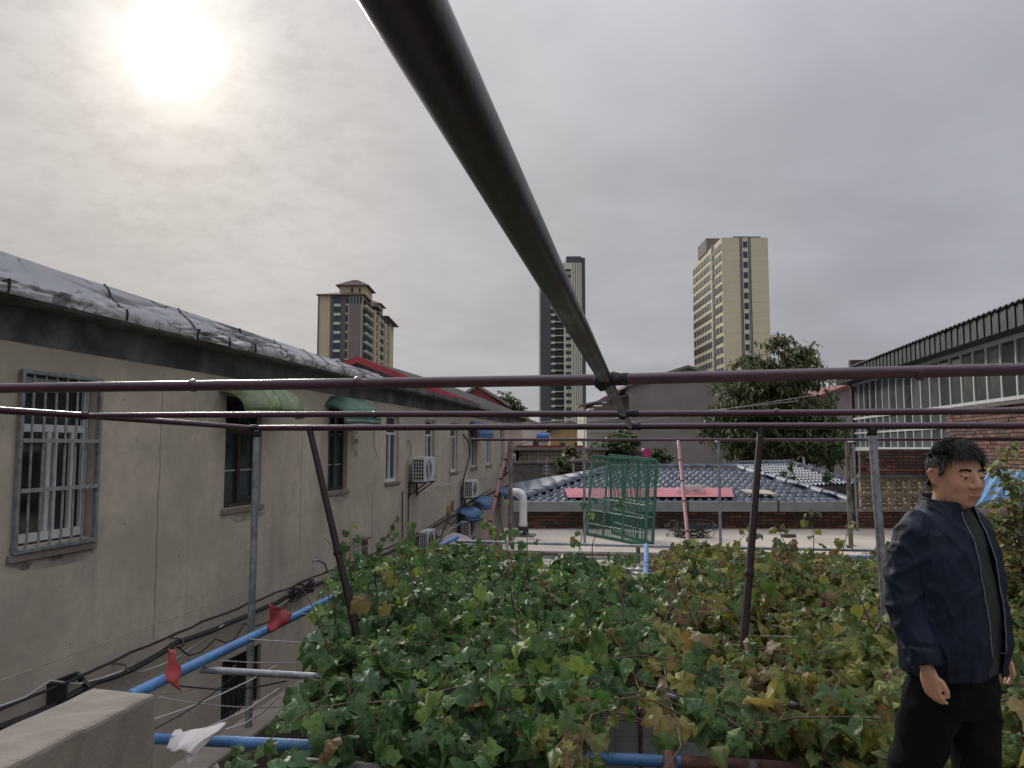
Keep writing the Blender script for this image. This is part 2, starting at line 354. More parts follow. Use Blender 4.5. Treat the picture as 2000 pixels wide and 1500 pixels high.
    ms = N('ShaderNodeMixShader'); ms.inputs[0].default_value = tl; L(b.outputs[0], ms.inputs[1]); L(tr.outputs[0], ms.inputs[2]); L(ms.outputs[0], out.inputs[0])
    MT[name] = m; return m
leafmat('vine_left', [(0, (.026, .070, .030)), (.30, (.038, .092, .028)), (.62, (.050, .118, .032)), (.86, (.085, .160, .030)), (.955, (.19, .26, .04)), (.99, (.17, .09, .04))], 1.30)
leafmat('vine_right', [(0, (.042, .085, .026)), (.25, (.072, .118, .028)), (.48, (.115, .138, .034)), (.68, (.180, .180, .034)), (.84, (.27, .22, .045)), (.92, (.17, .09, .05))], .98)
leafmat('tree_dark', [(0, (.034, .048, .026)), (.4, (.055, .070, .032)), (.72, (.085, .092, .036)), (.90, (.17, .145, .04))], 0, .2, False)
leafmat('tree_mid', [(0, (.028, .05, .02)), (.5, (.05, .08, .026)), (.9, (.085, .11, .03))], 0, .2, False)
leafmat('bush_olive', [(0, (.07, .085, .032)), (.4, (.12, .13, .045)), (.75, (.19, .175, .06)), (.93, (.25, .20, .07))], 1.25, .25, False)
leafmat('spinach', [(0, (.022, .075, .022)), (.5, (.035, .105, .032)), (.9, (.06, .15, .045))], 0, .2)
# ------------------------------------------------------------------ setting
g = MB().grid(lambda u, v: ((u-.5)*6000, -800+v*5000, 0.0), 8, 8)
tag(g.build('ground', 'ground'), kind='structure')
# ---- the roof terrace the photographer stands on
rt = tag(MB().box(-2.3, 6.0, -4.0, 3.86, 2.72, 3.0).build('roof_terrace', 'concrete'), kind='structure')
tag(MB().box(-2.26, 5.9, -3.9, 3.70, 0, 2.718).build('terrace_house_wall', 'concrete_dark'), 'dark concrete house wall under the roof terrace', 'wall')
ledge = MB().box(-1.9, 5.6, 3.862, 4.22, 2.60, 2.80)
tag(ledge.build('roof_ledge', 'concrete', bevel=.01), 'grey concrete roof ledge below the near blue pipe', 'ledge')
pp = MB()
nn = 26
def par(u, v):
    return (0, 0, 0)
pp.box(-2.06, -1.79, -3.8, 2.64, 3.0, 3.8)
po = pp.build('parapet_wall', 'concrete')
tag(po, 'thick rough concrete parapet ending beside the blue pipe', 'parapet')
bm = bmesh.new(); bm.from_mesh(po.data)
bmesh.ops.subdivide_edges(bm, edges=bm.edges[:], cuts=3, use_grid_fill=True)
bmesh.ops.subdivide_edges(bm, edges=[e for e in bm.edges if abs(e.verts[0].co.y-e.verts[1].co.y) > .2], cuts=22, use_grid_fill=True)
for v in bm.verts:
    n = mnoise.noise(v.co*3.1)*.014 + mnoise.noise(v.co*11)*.010 + mnoise.noise(v.co*27)*.005
    v.co += Vector((n, n*.8, n)) if v.co.z > 3.1 else Vector((n, 0, 0))
bm.to_mesh(po.data); bm.free()
bv = po.modifiers.new('bevel', 'BEVEL'); bv.width = .014; bv.segments = 2; bv.limit_method = 'ANGLE'; bv.angle_limit = R(50)

# ---- long two-storey stucco building on the left, x = W
W = -5.35
def wall_yz(mb, x, y0, y1, z0, z1, holes, dep):
    """wall in a plane x=const with openings and reveals (dep towards -x)"""
    ys = sorted(set([y0, y1] + [a for h in holes for a in h[:2]])); zs = sorted(set([z0, z1] + [a for h in holes for a in h[2:4]]))
    for i in range(len(ys)-1):
        for j in range(len(zs)-1):
            cy = (ys[i]+ys[i+1])/2; cz = (zs[j]+zs[j+1])/2
            if any(h[0] < cy < h[1] and h[2] < cz < h[3] for h in holes): continue
            mb.poly([(x, ys[i], zs[j]), (x, ys[i+1], zs[j]), (x, ys[i+1], zs[j+1]), (x, ys[i], zs[j+1])])
    for a, b, c, d in [h[:4] for h in holes]:
        mb.poly([(x, a, c), (x, b, c), (x-dep, b, c), (x-dep, a, c)]); mb.poly([(x, a, d), (x-dep, a, d), (x-dep, b, d), (x, b, d)])
        mb.poly([(x, a, c), (x-dep, a, c), (x-dep, a, d), (x, a, d)]); mb.poly([(x, b, c), (x, b, d), (x-dep, b, d), (x-dep, b, c)])
        mb.poly([(x-dep, a, c), (x-dep, b, c), (x-dep, b, d), (x-dep, a, d)])
wins = [(5.80, 6.74, 3.83, 5.34, 'bars'), (9.12, 10.07, 3.90, 5.36, 'wood'), (12.36, 13.22, 3.93, 5.36, 'wood'), (15.30, 16.15, 3.96, 5.36, 'pvc'),
        (18.16, 19.0, 3.98, 5.36, 'pvc'), (20.63, 21.45, 4.0, 5.36, 'pvc'), (23.1, 23.95, 4.05, 5.36, 'pvc'), (25.4, 26.25, 4.08, 5.36, 'pvc'), (27.9, 28.75, 4.08, 5.36, 'pvc')]
lows = [(9.20, 10.2, 1.2, 1.97), (13.2, 14.2, 1.2, 2.0), (17.2, 18.2, 1.2, 2.0)]
LB = thing('stucco_building', 'long grey-beige stucco building with tarp-covered eave beside the alley', 'building', (W, 14, 0))
mb = MB(); wall_yz(mb, W, -4, 33, 0, 5.6, [w[:4] for w in wins]+lows, .16)
mb.poly([(W, 33, 0), (W-9, 33, 0), (W-9, 33, 6.0), (W, 33, 6.0)]); mb.poly([(W, -4, 0), (W, -4, 6.0), (W-9, -4, 6.0), (W-9, -4, 0)])
mb.poly([(W-9, -4, 0), (W-9, -4, 6), (W-9, 33, 6), (W-9, 33, 0)])
mb.build('wall', 'stucco', LB)
MB().box(W-.2, W+.012, -4, 33, 5.6, 5.94).build('ring_beam', 'ring_beam', LB)
e = MB()
for i in range(40):          # eave slab, slightly ragged underside edge
    y = -4+i*27.1/40
    e.box(W-.3, W+.30+random.uniform(-.012, .012), y, y+27.1/40-.002, 5.925-.004*i*27/40/1.6, 5.985-.004*i*27/40/1.6)
e.build('eave_slab', 'concrete_dark', LB)
MB().box(W-9, W-.3, -4, 23, 5.95, 6.02).build('flat_roof', 'roof_grey', LB)
# vertical scar lines and cracks on the stucco
for (yy, z0, z1, amp) in ((7.78, 2.6, 5.5, .012), (11.35, 2.7, 5.45, .02), (14.55, 2.7, 5.3, .012)):
    pts = [(W+.001, yy+mnoise.noise((yy, k*.37, 0))*amp*2, z0+(z1-z0)*k/40) for k in range(41)]
    c = MB()
    for p, q in zip(pts, pts[1:]): c.poly([(p[0]+.001, p[1]-.004, p[2]), (p[0]+.001, p[1]+.004, p[2]), (q[0]+.001, q[1]+.004, q[2]), (q[0]+.001, q[1]-.004, q[2])])
    c.build('crack', 'concrete_dark', LB)
def patch(y, z, w, h, m, seed):
    n = 26; pts = []
    for k in range(n):
        t = 2*math.pi*k/n; r_ = 1+.45*mnoise.noise((math.cos(t)*1.6, math.sin(t)*1.6, seed)); pts.append((W+.0020+(seed % 13)*.0005, y+w*r_*math.cos(t), z+h*r_*math.sin(t)))
    MB().poly(pts).build('plaster_patch', m, LB)
mat('patch_grey', (.33, .30, .26), .95, var=.25, scale=5, bump=.4, bscale=60); mat('patch_dark', (.19, .165, .14), .95, var=.4, scale=12, bump=.4, bscale=60)
patch(6.35, 3.68, .50, .07, 'patch_grey', 1); patch(5.95, 3.66, .06, .03, 'patch_dark', 2); patch(6.3, 3.69, .10, .02, 'patch_dark', 3); patch(9.7, 3.76, .42, .06, 'patch_grey', 4); patch(12.9, 3.78, .35, .05, 'patch_grey', 5)
for k in range(46):
    patch(13.55+random.gauss(0, .12), 4.72+random.gauss(0, .16), random.uniform(.006, .02), random.uniform(.006, .035), 'patch_dark', 20+k)
for k in range(70):
    patch(random.uniform(5.6, 16), random.uniform(2.7, 5.4), random.uniform(.004, .012), random.uniform(.004, .014), 'patch_dark', 90+k)
def sill(y0, y1, z):
    s = MB(); s.box(W-.15, W+.035, y0-.06, y1+.06, z-.07, z-.001); s.build('sill', 'concrete', LB, bevel=.008)
for (y0, y1, z0, z1, kind) in wins:
    x = W-.10
    if kind == 'bars':
        f = MB()
        for a, b in ((y0+.02, y0+.07), (y1-.07, y1-.02)): f.box(x-.03, x+.03, a, b, z0+.02, z1-.02)
        f.box(x-.029, x+.029, y0+.07, y1-.07, z0+.02, z0+.10); f.box(x-.029, x+.029, y0+.07, y1-.07, z1-.07, z1-.02)
        f.box(x-.029, x+.029, y0+.07, y1-.07, 4.83, 4.90)
        for a in (6.22, 6.30, 6.52): f.box(x-.027, x+.027, a, a+.05, z0+.10, 4.83)
        wo_ = f.build('window', 'pvc_white', LB, bevel=.004)
        for a, b, c, d in ((y0+.07, 6.22, z0+.1, 4.83), (6.27, 6.30, z0+.1, 4.83), (6.35, 6.52, z0+.1, 4.83), (6.57, y1-.07, z0+.1, 4.83), (y0+.07, y1-.07, 4.90, z1-.07)):
            MB().box(x-.012, x-.006, a, b, c, d).build('pane', 'glass_dark', wo_)
        cu = MB().grid(lambda u, v: (x-.045+.012*math.sin(u*22), 6.02+u*.13, 3.95+v*.86), 16, 2); cu.build('curtain', 'glass_green', wo_)
        xb = W+.035
        fr = MB()
        fr.box(xb-.018, xb+.018, y0-.03, y0+.005, z0-.05, z1+.03); fr.box(xb-.018, xb+.018, y1-.005, y1+.03, z0-.05, z1+.03)
        fr.box(xb-.017, xb+.017, y0+.005, y1-.005, z0-.05, z0-.015); fr.box(xb-.017, xb+.017, y0+.005, y1-.005, z1-.005, z1+.03)
        for y_ in (y0-.02, y1+.02):
            for z_ in (z0, z1): fr.box(W-.01, xb-.018, y_-.01, y_+.01, z_-.01, z_+.01)
        sg = fr.build('security_grille', 'steel_frame', LB, bevel=.003)
        for zz in (4.30, 4.735): MB().box(xb-.012, xb+.02, y0+.005, y1-.005, zz, zz+.035).build('cross_bar', 'bar_grey', sg)
        nb = 6
        for k in range(nb):
            yy = y0+.005+(y1-y0-.01)*(k+1)/(nb+1)
            MB().tube([(xb-.022, yy, z0-.03), (xb-.022, yy, z1+.01)], .0115, 8).build('bar', 'bar_grey', sg, smooth=True)
        sill(y0, y1, z0-.05)
    elif kind == 'wood':
        f = MB(); yr = y1-.02
        for a, b in ((y0, y0+.05), (yr-.05, yr)): f.box(x-.03, x+.03, a, b, z0, z1)
        f.box(x-.029, x+.029, y0+.05, yr-.05, z0, z0+.05); f.box(x-.029, x+.029, y0+.05, yr-.05, z1-.05, z1); f.box(x-.029, x+.029, y0+.05, yr-.05, 4.86, 4.94)
        m_ = (y0+yr)/2; f.box(x-.034, x+.034, m_-.03, m_+.03, z0+.05, 4.86); f.box(x-.025, x+.025, m_-.02, m_+.02, 4.94, z1-.05)
        wo_ = f.build('window', 'wood_dark', LB, bevel=.004)
        for a, b in ((y0+.05, m_-.03), (m_+.03, yr-.05)):
            MB().box(x-.012, x-.006, a, b, z0+.05, 4.375).build('pane', 'glass_green', wo_); MB().box(x-.012, x-.006, a, b, 4.39, 4.86).build('pane', 'glass_green', wo_)
            MB().box(x-.018, x+.002, a, b, 4.375, 4.39).build('glazing_bar', 'wire_white', wo_)
            MB().box(x-.012, x-.006, a+.01, b-.01, 4.94, z1-.05).build('pane', 'glass_dark', wo_)
        sill(y0, y1, z0)
    else:
        f = MB(); yr = y1
        for a, b in ((y0, y0+.05), (yr-.05, yr)): f.box(x-.03, x+.03, a, b, z0, z1)
        m_ = (y0+yr)/2
        f.box(x-.029, x+.029, y0+.05, yr-.05, z0, z0+.06); f.box(x-.029, x+.029, y0+.05, yr-.05, z1-.05, z1); f.box(x-.029, x+.029, y0+.05, yr-.05, 4.95, 5.0); f.box(x-.024, x+.035, m_-.03, m_+.03, z0+.06, 4.95)
        wo_ = f.build('window', 'pvc_white' if y0 > 16 or y0 < 16 else 'pvc_white', LB, bevel=.004)
        for a, b in ((y0+.05, m_-.03), (m_+.03, yr-.05)): MB().box(x-.012, x-.006, a, b, z0+.06, 4.95).build('pane', 'glass_green', wo_)
        MB().box(x-.012, x-.006, y0+.05, yr-.05, 5.0, z1-.05).build('pane', 'glass_dark', wo_)
        sill(y0, y1, z0)
for (y0, y1, z0, z1) in lows:
    x = W-.08; f = MB()
    for a, b in ((y0, y0+.05), (y1-.05, y1)): f.box(x-.02, x+.02, a, b, z0, z1)
    f.box(x-.02, x+.02, y0+.05, y1-.05, z1-.05, z1); f.box(x-.02, x+.02, y0+.05, y1-.05, z0, z0+.05)
    wo_ = f.build('window', 'wood_dark', LB)
    MB().box(x-.01, x-.004, y0+.05, y1-.05, z0+.05, z1-.05).build('pane', 'glass_dark', wo_)
    for k in range(7): MB().tube([(W-.02, y0+.07+k*(y1-y0-.14)/6, z0+.01), (W-.02, y0+.07+k*(y1-y0-.14)/6, z1-.01)], .007, 6).build('bar', 'black_metal', wo_)
# gable end of the far half, with red verge boards
rx, rz = -8.96, 7.50
gx0, gx1 = -12.6, W+.25
gb = MB()
gb.extr([(gx0+.3, 23.1, 5.95), (gx1-.25, 23.1, 5.95), (rx, 23.1, rz-.12)], (0, .2, 0)); gb.build('gable', 'gable_grey', LB)
for sx in (gx0, gx1):
    zz = rz-(abs(sx-rx))*(rz-5.98)/(gx1-rx)
    r_ = MB(); d = .10
    r_.extr([(rx, 22.9, rz), (sx, 22.9, zz), (sx, 22.9, zz-d), (rx, 22.9, rz-d)], (0, 10.3, 0)); roof_ = r_.build('roof_slope', 'roof_grey', LB)
    v_ = MB(); v_.extr([(rx, 22.80, rz+.04), (sx, 22.80, zz+.04), (sx, 22.80, zz-.17), (rx, 22.80, rz-.17)], (0, .095, 0)); v_.build('verge_board', 'red_trim', roof_)
    if sx == gx1:
        for k in range(34):
            y = 23.1+k*.3
            ribs = MB(); ribs.bar((rx, y, rz+.012), (sx, y, zz+.012), .03, .025); ribs.build('roof_rib', 'roof_grey', roof_)
MB().box(W-.3, W+.02, 23.302, 33, 5.94, 6.05).build('wall_plate', 'red_sheet', LB)
# ---- silver tarpaulin over the eave
TP = thing('tarpaulin', 'wrinkled silver-grey tarpaulin tied over the eave of the stucco building', 'tarpaulin', (W, 8, 6.0))
def ztop(y): return 6.31-(y-5.5)*.0200
def zeave(y): return 5.985-(y+4)*.0025
def crease(y, t, s=0):
    """thin creases and soft swags of tied-down sheeting"""
    a = 1-2.6*abs(mnoise.noise((y*.60+t*1.5+s, t*.8-y*.20, 2.0+s)))
    b = 1-2.6*abs(mnoise.noise((y*1.25-t*1.9+s, t*1.0+y*.1, 5.+s)))
    m = max(0.0, mnoise.noise((y*.6, t, 11.+s))+.32)                     # creases come and go
    c = 1-2.6*abs(mnoise.noise((y*2.6+t*2.6, t*1.3, 8.+s)))
    return (-.075*max(0, a)**5-.055*max(0, b)**5-.022*max(0, c)**4)*m*1.7+.014*mnoise.noise((y*.7, t*1.2, s))
def tarp_s(u, v):
    y = -3+u*17.5; z0 = zeave(y)+.055; x0 = W+.335; x1 = W+.10; z1 = ztop(y)
    n = crease(y, v*1.1)*math.sin(math.pi*min(1, max(0, v)))**.5
    return (x0+(x1-x0)*v+n*.85+.006*math.sin(math.pi*v), y, z0+(z1-z0)*v+n*.5+mnoise.noise((y*.9, 3, 0))*.010*v)
tu = MB().grid(tarp_s, 560, 22); tu.grid(lambda u, v: (W+.10-v*.9, -3+u*17.5, ztop(-3+u*17.5)+mnoise.noise(((-3+u*17.5)*.9, 3, 0))*.010-.003-v*.3), 60, 2)
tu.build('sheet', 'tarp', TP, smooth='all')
def tarp_e(u, v):
    y = -3+u*17.55; z0 = zeave(y)-.045
    n = crease(y*1.3, v*.7, 9)*.6
    return (W+.372+n*.9+.010*math.sin(math.pi*v), y, z0+v*.115+mnoise.noise((y*1.8, 7, 0))*.006)
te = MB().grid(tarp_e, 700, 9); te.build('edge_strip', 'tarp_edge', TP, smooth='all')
for px_, top in ((12, 0), (200, 1), (243, 0), (345, 1), (466, 1), (388, 0), (533, 1), (446, 0), (590, 1), (618, 1), (496, 0), (655, 1)):
    if top:
        p = at(px_, 560+px_*.2, X=W+.1); y = p.y
        pts = [Vector(tarp_s((y+3)/17.5, t))+Vector((.012, 0, .006)) for t in (0, .2, .4, .6, .8, 1)]
    else:
        p = at(px_, 540+px_*.2, X=W+.35); y = p.y
        pts = [Vector(tarp_e((y+3)/17.55, t))+Vector((.01, 0, 0)) for t in (0, .5, 1)]
    b_ = MB()
    for p_, q_ in zip(pts, pts[1:]): b_.bar(p_, q_, .024, .006)
    b_.build('strap', 'black_rubber', TP)
# ragged roofing-felt edge beyond the tarpaulin
rf = MB()
for k in range(120):
    y = 14.6+k*8.3/120; h = .05+.09*abs(mnoise.noise((y*4.1, 0, 0))); o_ = .03*mnoise.noise((y*3.3, 5, 0))
    rf.box(W+.30+o_, W+.345+o_, y, y+.075, zeave(y)-.03-.5*h*(k % 3 == 0), zeave(y)+h)
rf.build('felt_edge', 'ring_beam', LB)

# ---- dome awnings on the stucco wall
def awning(name, label, m, y0, y1, ztop_, out, drop, ribs, par, rear=W, skirt=.07):
    t = thing(name, label, 'awning', (rear, (y0+y1)/2, ztop_), 'fibreglass window awnings on the stucco wall')
    def fn(u, v):
        a = v*math.pi/2; y = y0+(y1-y0)*u
        sc = math.sqrt(max(0.0, 1-abs(2*u-1)**4.5*.70))                 # rounded dome ends
        rr = .010*math.cos(u*ribs*2*math.pi)
        return (rear+.004+(out*sc+rr)*math.sin(a), y, ztop_-drop+(drop*sc+rr)*math.cos(a))
    s = MB().grid(fn, ribs*8, 12)
    s.grid(lambda u, v: (fn(u, 1)[0]+.004, fn(u, 1)[1], fn(u, 1)[2]-skirt*v), ribs*8, 1)
    sh = s.build('shell', m, t, smooth='all'); so_ = sh.modifiers.new('thick', 'SOLIDIFY'); so_.thickness = .008
    for k in range(ribs+1):
        u = k/ribs
        MB().tube([Vector(fn(min(max(u, .004), .996), j/8))+Vector((.004, 0, .006)) for j in range(9)], .009, 6).build('rib', m, t, smooth=True)
    return t
awning('dome_awning', 'moss-stained pale green dome awning over a wooden window', 'fibre_green', 8.93, 10.35, 5.56, .62, .40, 6, None)
awning('dome_awning', 'teal green dome awning next to the moss-stained one', 'fibre_teal', 12.2, 13.55, 5.56, .60, .40, 6, None)
awning('small_awning', 'small bright blue awning over an upper window of the stucco wall', 'fibre_blue', 22.7, 24.2, 5.45, .55, .42, 4, None)
for y0, y1, zt, lb in ((21.3, 22.7, 2.95, 'blue lower awning close above the pale canopy'), (23.4, 24.8, 3.12, 'blue lower awning with a red edge behind the leaning pink pole'), (26.9, 28.2, 3.22, 'blue lower awning next to the white vent elbow')):
    awning('small_awning', lb, 'fibre_blue', y0, y1, zt, .55, .30, 4, None)
awning('small_awning', 'rust-streaked whitish lower awning under the wall air conditioner', 'awning_white', 19.5, 20.9, 2.35, .7, .32, 4, None)

# ---- air conditioners on brackets
def aircon(y, z, label, sc=1.0, x=W):
    t = thing('air_conditioner', label, 'air conditioner', (x, y, z), 'outdoor units on the stucco wall')
    w, h, d = .82*sc, .56*sc, .29*sc
    b = MB().box(x+.12, x+.12+d, y, y+w, z, z+h); b.build('casing', 'ac_white', t, bevel=.012)
    e = MB().box(x+.15, x+.10+d, y-.006, y, z+.05, z+h-.05); gr = e.build('coil_panel', 'black_rubber', t)
    gz = MB()
    for k in range(7): gz.box(x+.145, x+.105+d, y-.014, y-.004, z+.05+k*(h-.1)/6-.006, z+.05+k*(h-.1)/6+.006)
    for k in range(5): gz.box(x+.15+k*(d-.05)/4-.006, x+.15+k*(d-.05)/4+.006, y-.016, y-.005, z+.05, z+h-.05)
    gz.build('coil_grid', 'ac_white', gr)
    f = MB(); c = Vector((x+.124+d, y+w*.4, z+h*.5))
    for r_ in (.07, .12, .17, .215):
        f.tube([c+Vector((0, math.cos(a)*r_*sc, math.sin(a)*r_*sc)) for a in [k*math.pi/10 for k in range(21)]], .005, 4, caps=False)
    f.build('fan_grille', 'black_metal', t)
    for yy in (y+.1, y+w-.12):
        br = MB(); br.box(x, x+.14+d, yy, yy+.035, z-.035, z-.001); br.bar((x, yy+.017, z-.32), (x+.1+d, yy+.017, z-.035), .028); br.box(x, x+.03, yy, yy+.034, z-.36, z-.035)
        br.build('bracket', 'black_metal', t)
    return t
aircon(16.75, 3.90, 'white wall air conditioner on black bracket between two upper windows')
aircon(21.7, 3.22, 'white wall air conditioner beneath a thick black cable', .9)
aircon(28.3, 3.92, 'white wall air conditioner behind the far red frame post', .9)
aircon(32.0, 4.0, 'white air conditioner at the far corner of the stucco building', .9)
aircon(17.3, 2.33, 'low white air conditioner just above the vine leaves', .75)
aircon(21.35, 2.10, 'low white air conditioner beside the whitish awning', .9)

# ---- flat-roofed house across the courtyard, rotated 10 degrees
A10 = R(10.0); O10 = Vector((-2.345, 15.05, 0)); U10 = Vector((math.cos(A10), math.sin(A10), 0)); V10 = Vector((-math.sin(A10), math.cos(A10), 0))
def fr10(px_, py_, v=0.0): 
    p = atp(px_, py_, O10+V10*v, V10); q = p-O10; return q.dot(U10), p.z
FH = thing('flat_house', 'flat-roofed house with white-tiled courtyard front and screed roof', 'house', O10)
fu0, fu1 = -.35, 9.0
b = MB(O10, A10); b.box(fu0-.1, fu1, -4.62, 0.12, 2.93, 3.1); fro = b.build('flat_roof', 'screed', FH)
b = MB(O10, A10); b.box(fu0, fu1-.1, -4.1, 7.0, 0, 2.928); b.build('wall', 'concrete_dark', FH)
# tiled courtyard front: individual tiles
tm = MB().box(-.147, .147, -.012, 0, -.147, .147); tm = mesh_of(tm, 'tile_white')
for i in range(20):
    for j in range(9):
        uu = 1.0+i*.3; zz = .2+j*.3
        if 2.6 < uu < 3.7 and zz < 2.2: continue
        p = O10+U10*uu+V10*(-4.103); piece('wall_tile', tm, FH, (p.x, p.y, zz), (0, 0, A10))
b = MB(O10, A10); b.box(2.62, 3.62, -4.13, -4.102, 0, 2.2); dr = b.build('door', 'wood_dark', FH)
b = MB(O10, A10); b.box(2.75, 3.05, -4.145, -4.132, 1.0, 2.0); b.build('pane', 'glass_dark', dr)
# lettering down the tiled front
for ch, py_ in (('高', 1378), ('照', 1402)):
    cu = bpy.data.curves.new('lettering', 'FONT'); cu.body = ch; cu.size = .22; cu.extrude = .002
    to = bpy.data.objects.new('lettering', cu); C.objects.link(to)
    dg = bpy.context.evaluated_depsgraph_get(); me = bpy.data.meshes.new_from_object(to.evaluated_get(dg)); bpy.data.objects.remove(to)
    if len(me.polygons):
        me.materials.clear(); me.materials.append(MT['ink'])
        u_, z_ = fr10(1243, py_+8, -4.12)
        p = O10+U10*u_+V10*(-4.12); piece('lettering', me, FH, (p.x, p.y, z_), (math.pi/2, 0, A10))
# brick parapet course by course
bru0, _ = fr10(1030, 1000); bru1, _ = fr10(1695, 1000)
bk = MB().box(-.118, .118, -.055, .055, -.0265, .0265)
bk = mesh_of(bk, 'brick')
BW = thing('brick_upstand', 'low weathered brick upstand beneath the grey gutter', 'brick wall', O10+Vector((0, 0, 3.1)))
b = MB(O10, A10); b.box(bru0-.1, bru1+.1, .065, .20, 3.1, 3.44); b.build('mortar_core', 'mortar', BW)
def brick_run(parent, u0, u1, v, z0, n, frame=(O10, A10), skip=None, jag=0):
    O, a = frame; U = Vector((math.cos(a), math.sin(a), 0)); V = Vector((-math.sin(a), math.cos(a), 0))
    for j in range(n):
        off = .124*(j % 2); k = int((u1-u0)/.248)
        for i in range(k+1):
            u = u0+off+i*.248
            if u > u1 or (skip and skip(u, z0+j*.0635)): continue
            p = O+U*u+V*(v+random.uniform(-.006, .006))
            piece('brick', bk, parent, (p.x, p.y, z0+.0265+j*.0635), (random.uniform(-.01, .01), random.uniform(-.012, .012), a+random.uniform(-.02, .02)))
brick_run(BW, bru0, bru1, .06, 3.105, 5)

# ---- blue-grey tiled hip roof behind the upstand
TH = thing('tile_roof_house', 'low house with glossy blue-grey hipped tile roof and grey gutter', 'house', O10+V10*2)
eu0, _ = fr10(1004, 985, -.12); eu1, _ = fr10(1662, 985, -.12)
b = MB(O10, A10); b.box(eu0-.02, eu1, -.22, -.06, 3.44, 3.64); gt = b.build('gutter', 'gutter', TH, bevel=.006)
for uu in (eu0+3.35, eu0+5.1):
    b = MB(O10, A10); b.box(uu, uu+.03, -.232, -.222, 3.435, 3.645); b.build('gutter_joint', 'black_metal', gt)
VR = 3.35
ru0, rzz = fr10(1192, 911, VR); ru1, _ = fr10(1440, 911, VR)
ZE = 3.62; ZR = rzz-.06
b = MB(O10, A10); b.box(eu0+.2, eu1-.2, .22, 2*VR-.2, 2.9, 3.60); b.build('wall', 'mortar', TH)
b = MB(O10, A10)
for quad in ([(eu0, -.1, ZE-.03), (eu1, -.1, ZE-.03), (ru1, VR, ZR-.03), (ru0, VR, ZR-.03)], [(eu1, -.1, ZE-.03), (eu1, 2*VR, ZE-.03), (ru1, VR, ZR-.03)],
             [(eu1, 2*VR, ZE-.03), (eu0, 2*VR, ZE-.03), (ru0, VR, ZR-.03), (ru1, VR, ZR-.03)], [(eu0, 2*VR, ZE-.03), (eu0, -.1, ZE-.03), (ru0, VR, ZR-.03)]): b.poly(quad)
b.build('roof_deck', 'concrete_dark', TH)
TWd, TRw = .165, .345
def tile_mesh(TWd, TRw, n=8):
    t = MB()
    prof = [(TWd*(k/n-.5)*1.06, .030*math.sin(k/n*2*math.pi+.4)) for k in range(n+1)]
    vs = []
    for y, dz_ in ((-.02, .028), (TRw*1.05, 0.0)):
        vs += [(x, y, z+dz_) for x, z in prof]
    m_ = n+1
    fs = [(i, i+1, m_+i+1, m_+i) for i in range(n)]
    vs += [(x, -.02, z+.006) for x, z in prof]                       # front butt
    fs += [(2*m_+i, 2*m_+i+1, i+1, i) for i in range(n)]
    t.add(vs, fs); return mesh_of(t, 'tile_glaze', True)
tme = tile_mesh(TWd, TRw)
sl_ = math.atan2(ZR-ZE, VR+.1); slen = math.hypot(ZR-ZE, VR+.1)
cells = []
for j in range(int(slen/TRw)+1):
    s_ = j*TRw
    if s_ > slen-.05: continue
    f = (s_+.15)/slen
    lo = eu0+(ru0-eu0)*f; hi = eu1+(ru1-eu1)*f
    for i in range(int((eu1-eu0)/TWd)+1):
        u = eu0+.08+i*TWd
        if lo+.04 < u < hi-.04: cells.append((u, s_))
cells.sort(key=lambda c: c[1])
rest = MB()
for n_, (u, s_) in enumerate(cells):
    loc = O10+U10*u+V10*(-.1+s_*math.cos(sl_)); z = ZE+s_*math.sin(sl_)+random.uniform(-.003, .004)
    if n_ < 300: piece('roof_tile', tme, TH, (loc.x, loc.y, z), (sl_+random.uniform(-.008, .008), random.uniform(-.01, .01), A10+random.uniform(-.01, .01)))
    else:
        Mx = Matrix.Translation((loc.x, loc.y, z)) @ Matrix.Rotation(A10, 4, 'Z') @ Matrix.Rotation(sl_, 4, 'X')
        base = len(rest.v); rest.v += [tuple(Mx @ v.co) for v in tme.vertices]; rest.f += [tuple(i+base for i in p.vertices) for p in tme.polygons]
# side slopes, laid the same way
for side in (0, 1):
    eu, ru = (eu0, ru0) if side == 0 else (eu1, ru1)
    a_ = math.atan2(ZR-ZE, abs(ru-eu)); L_ = math.hypot(ZR-ZE, abs(ru-eu))
    for j in range(int(L_/TRw)):
        f = j*TRw/L_
        for i in range(int(2*VR/TWd)):
            vv = .05+i*TWd
            if VR*f+.1 < vv < 2*VR-VR*f:
                u = eu+(ru-eu)*f; loc = O10+U10*u+V10*vv; z = ZE+(ZR-ZE)*f
                Mx = Matrix.Translation((loc.x, loc.y, z)) @ Matrix.Rotation(A10+(-math.pi/2 if side == 0 else math.pi/2), 4, 'Z') @ Matrix.Rotation(a_, 4, 'X')
                base = len(rest.v); rest.v += [tuple(Mx @ v.co) for v in tme.vertices]; rest.f += [tuple(i+base for i in p.vertices) for p in tme.polygons]
rest.build('roof_tile', 'tile_glaze', TH, smooth='all', stuff=True)
def hip_run(parent, p, q, seg=.36, r=.085):
    p = Vector(p); q = Vector(q); n = max(2, int((q-p).length/seg)); d = (q-p).normalized(); s = d.cross(Vector((0, 0, 1))).normalized(); up = s.cross(d)
    if up.z < 0: up = -up
    for k in range(n):
        a = p+(q-p)*(k/n); b2 = p+(q-p)*((k+1.06)/n); m = MB(); vs = []
        for t, rr in ((a, r*1.12), (a+(b2-a)*.1, r*1.12), (a+(b2-a)*.101, r), (b2, r*.95)):
            for i in range(9):
                th = math.pi*i/8; vs.append(tuple(t+s*math.cos(th)*rr+up*(math.sin(th)*rr*1.0+.005)))
        fs = [(j*9+i, j*9+i+1, (j+1)*9+i+1, (j+1)*9+i) for j in range(3) for i in range(8)]+[tuple(range(9))]
        m.add(vs, fs); m.build('ridge_tile', 'tile_glaze', parent, smooth='all')
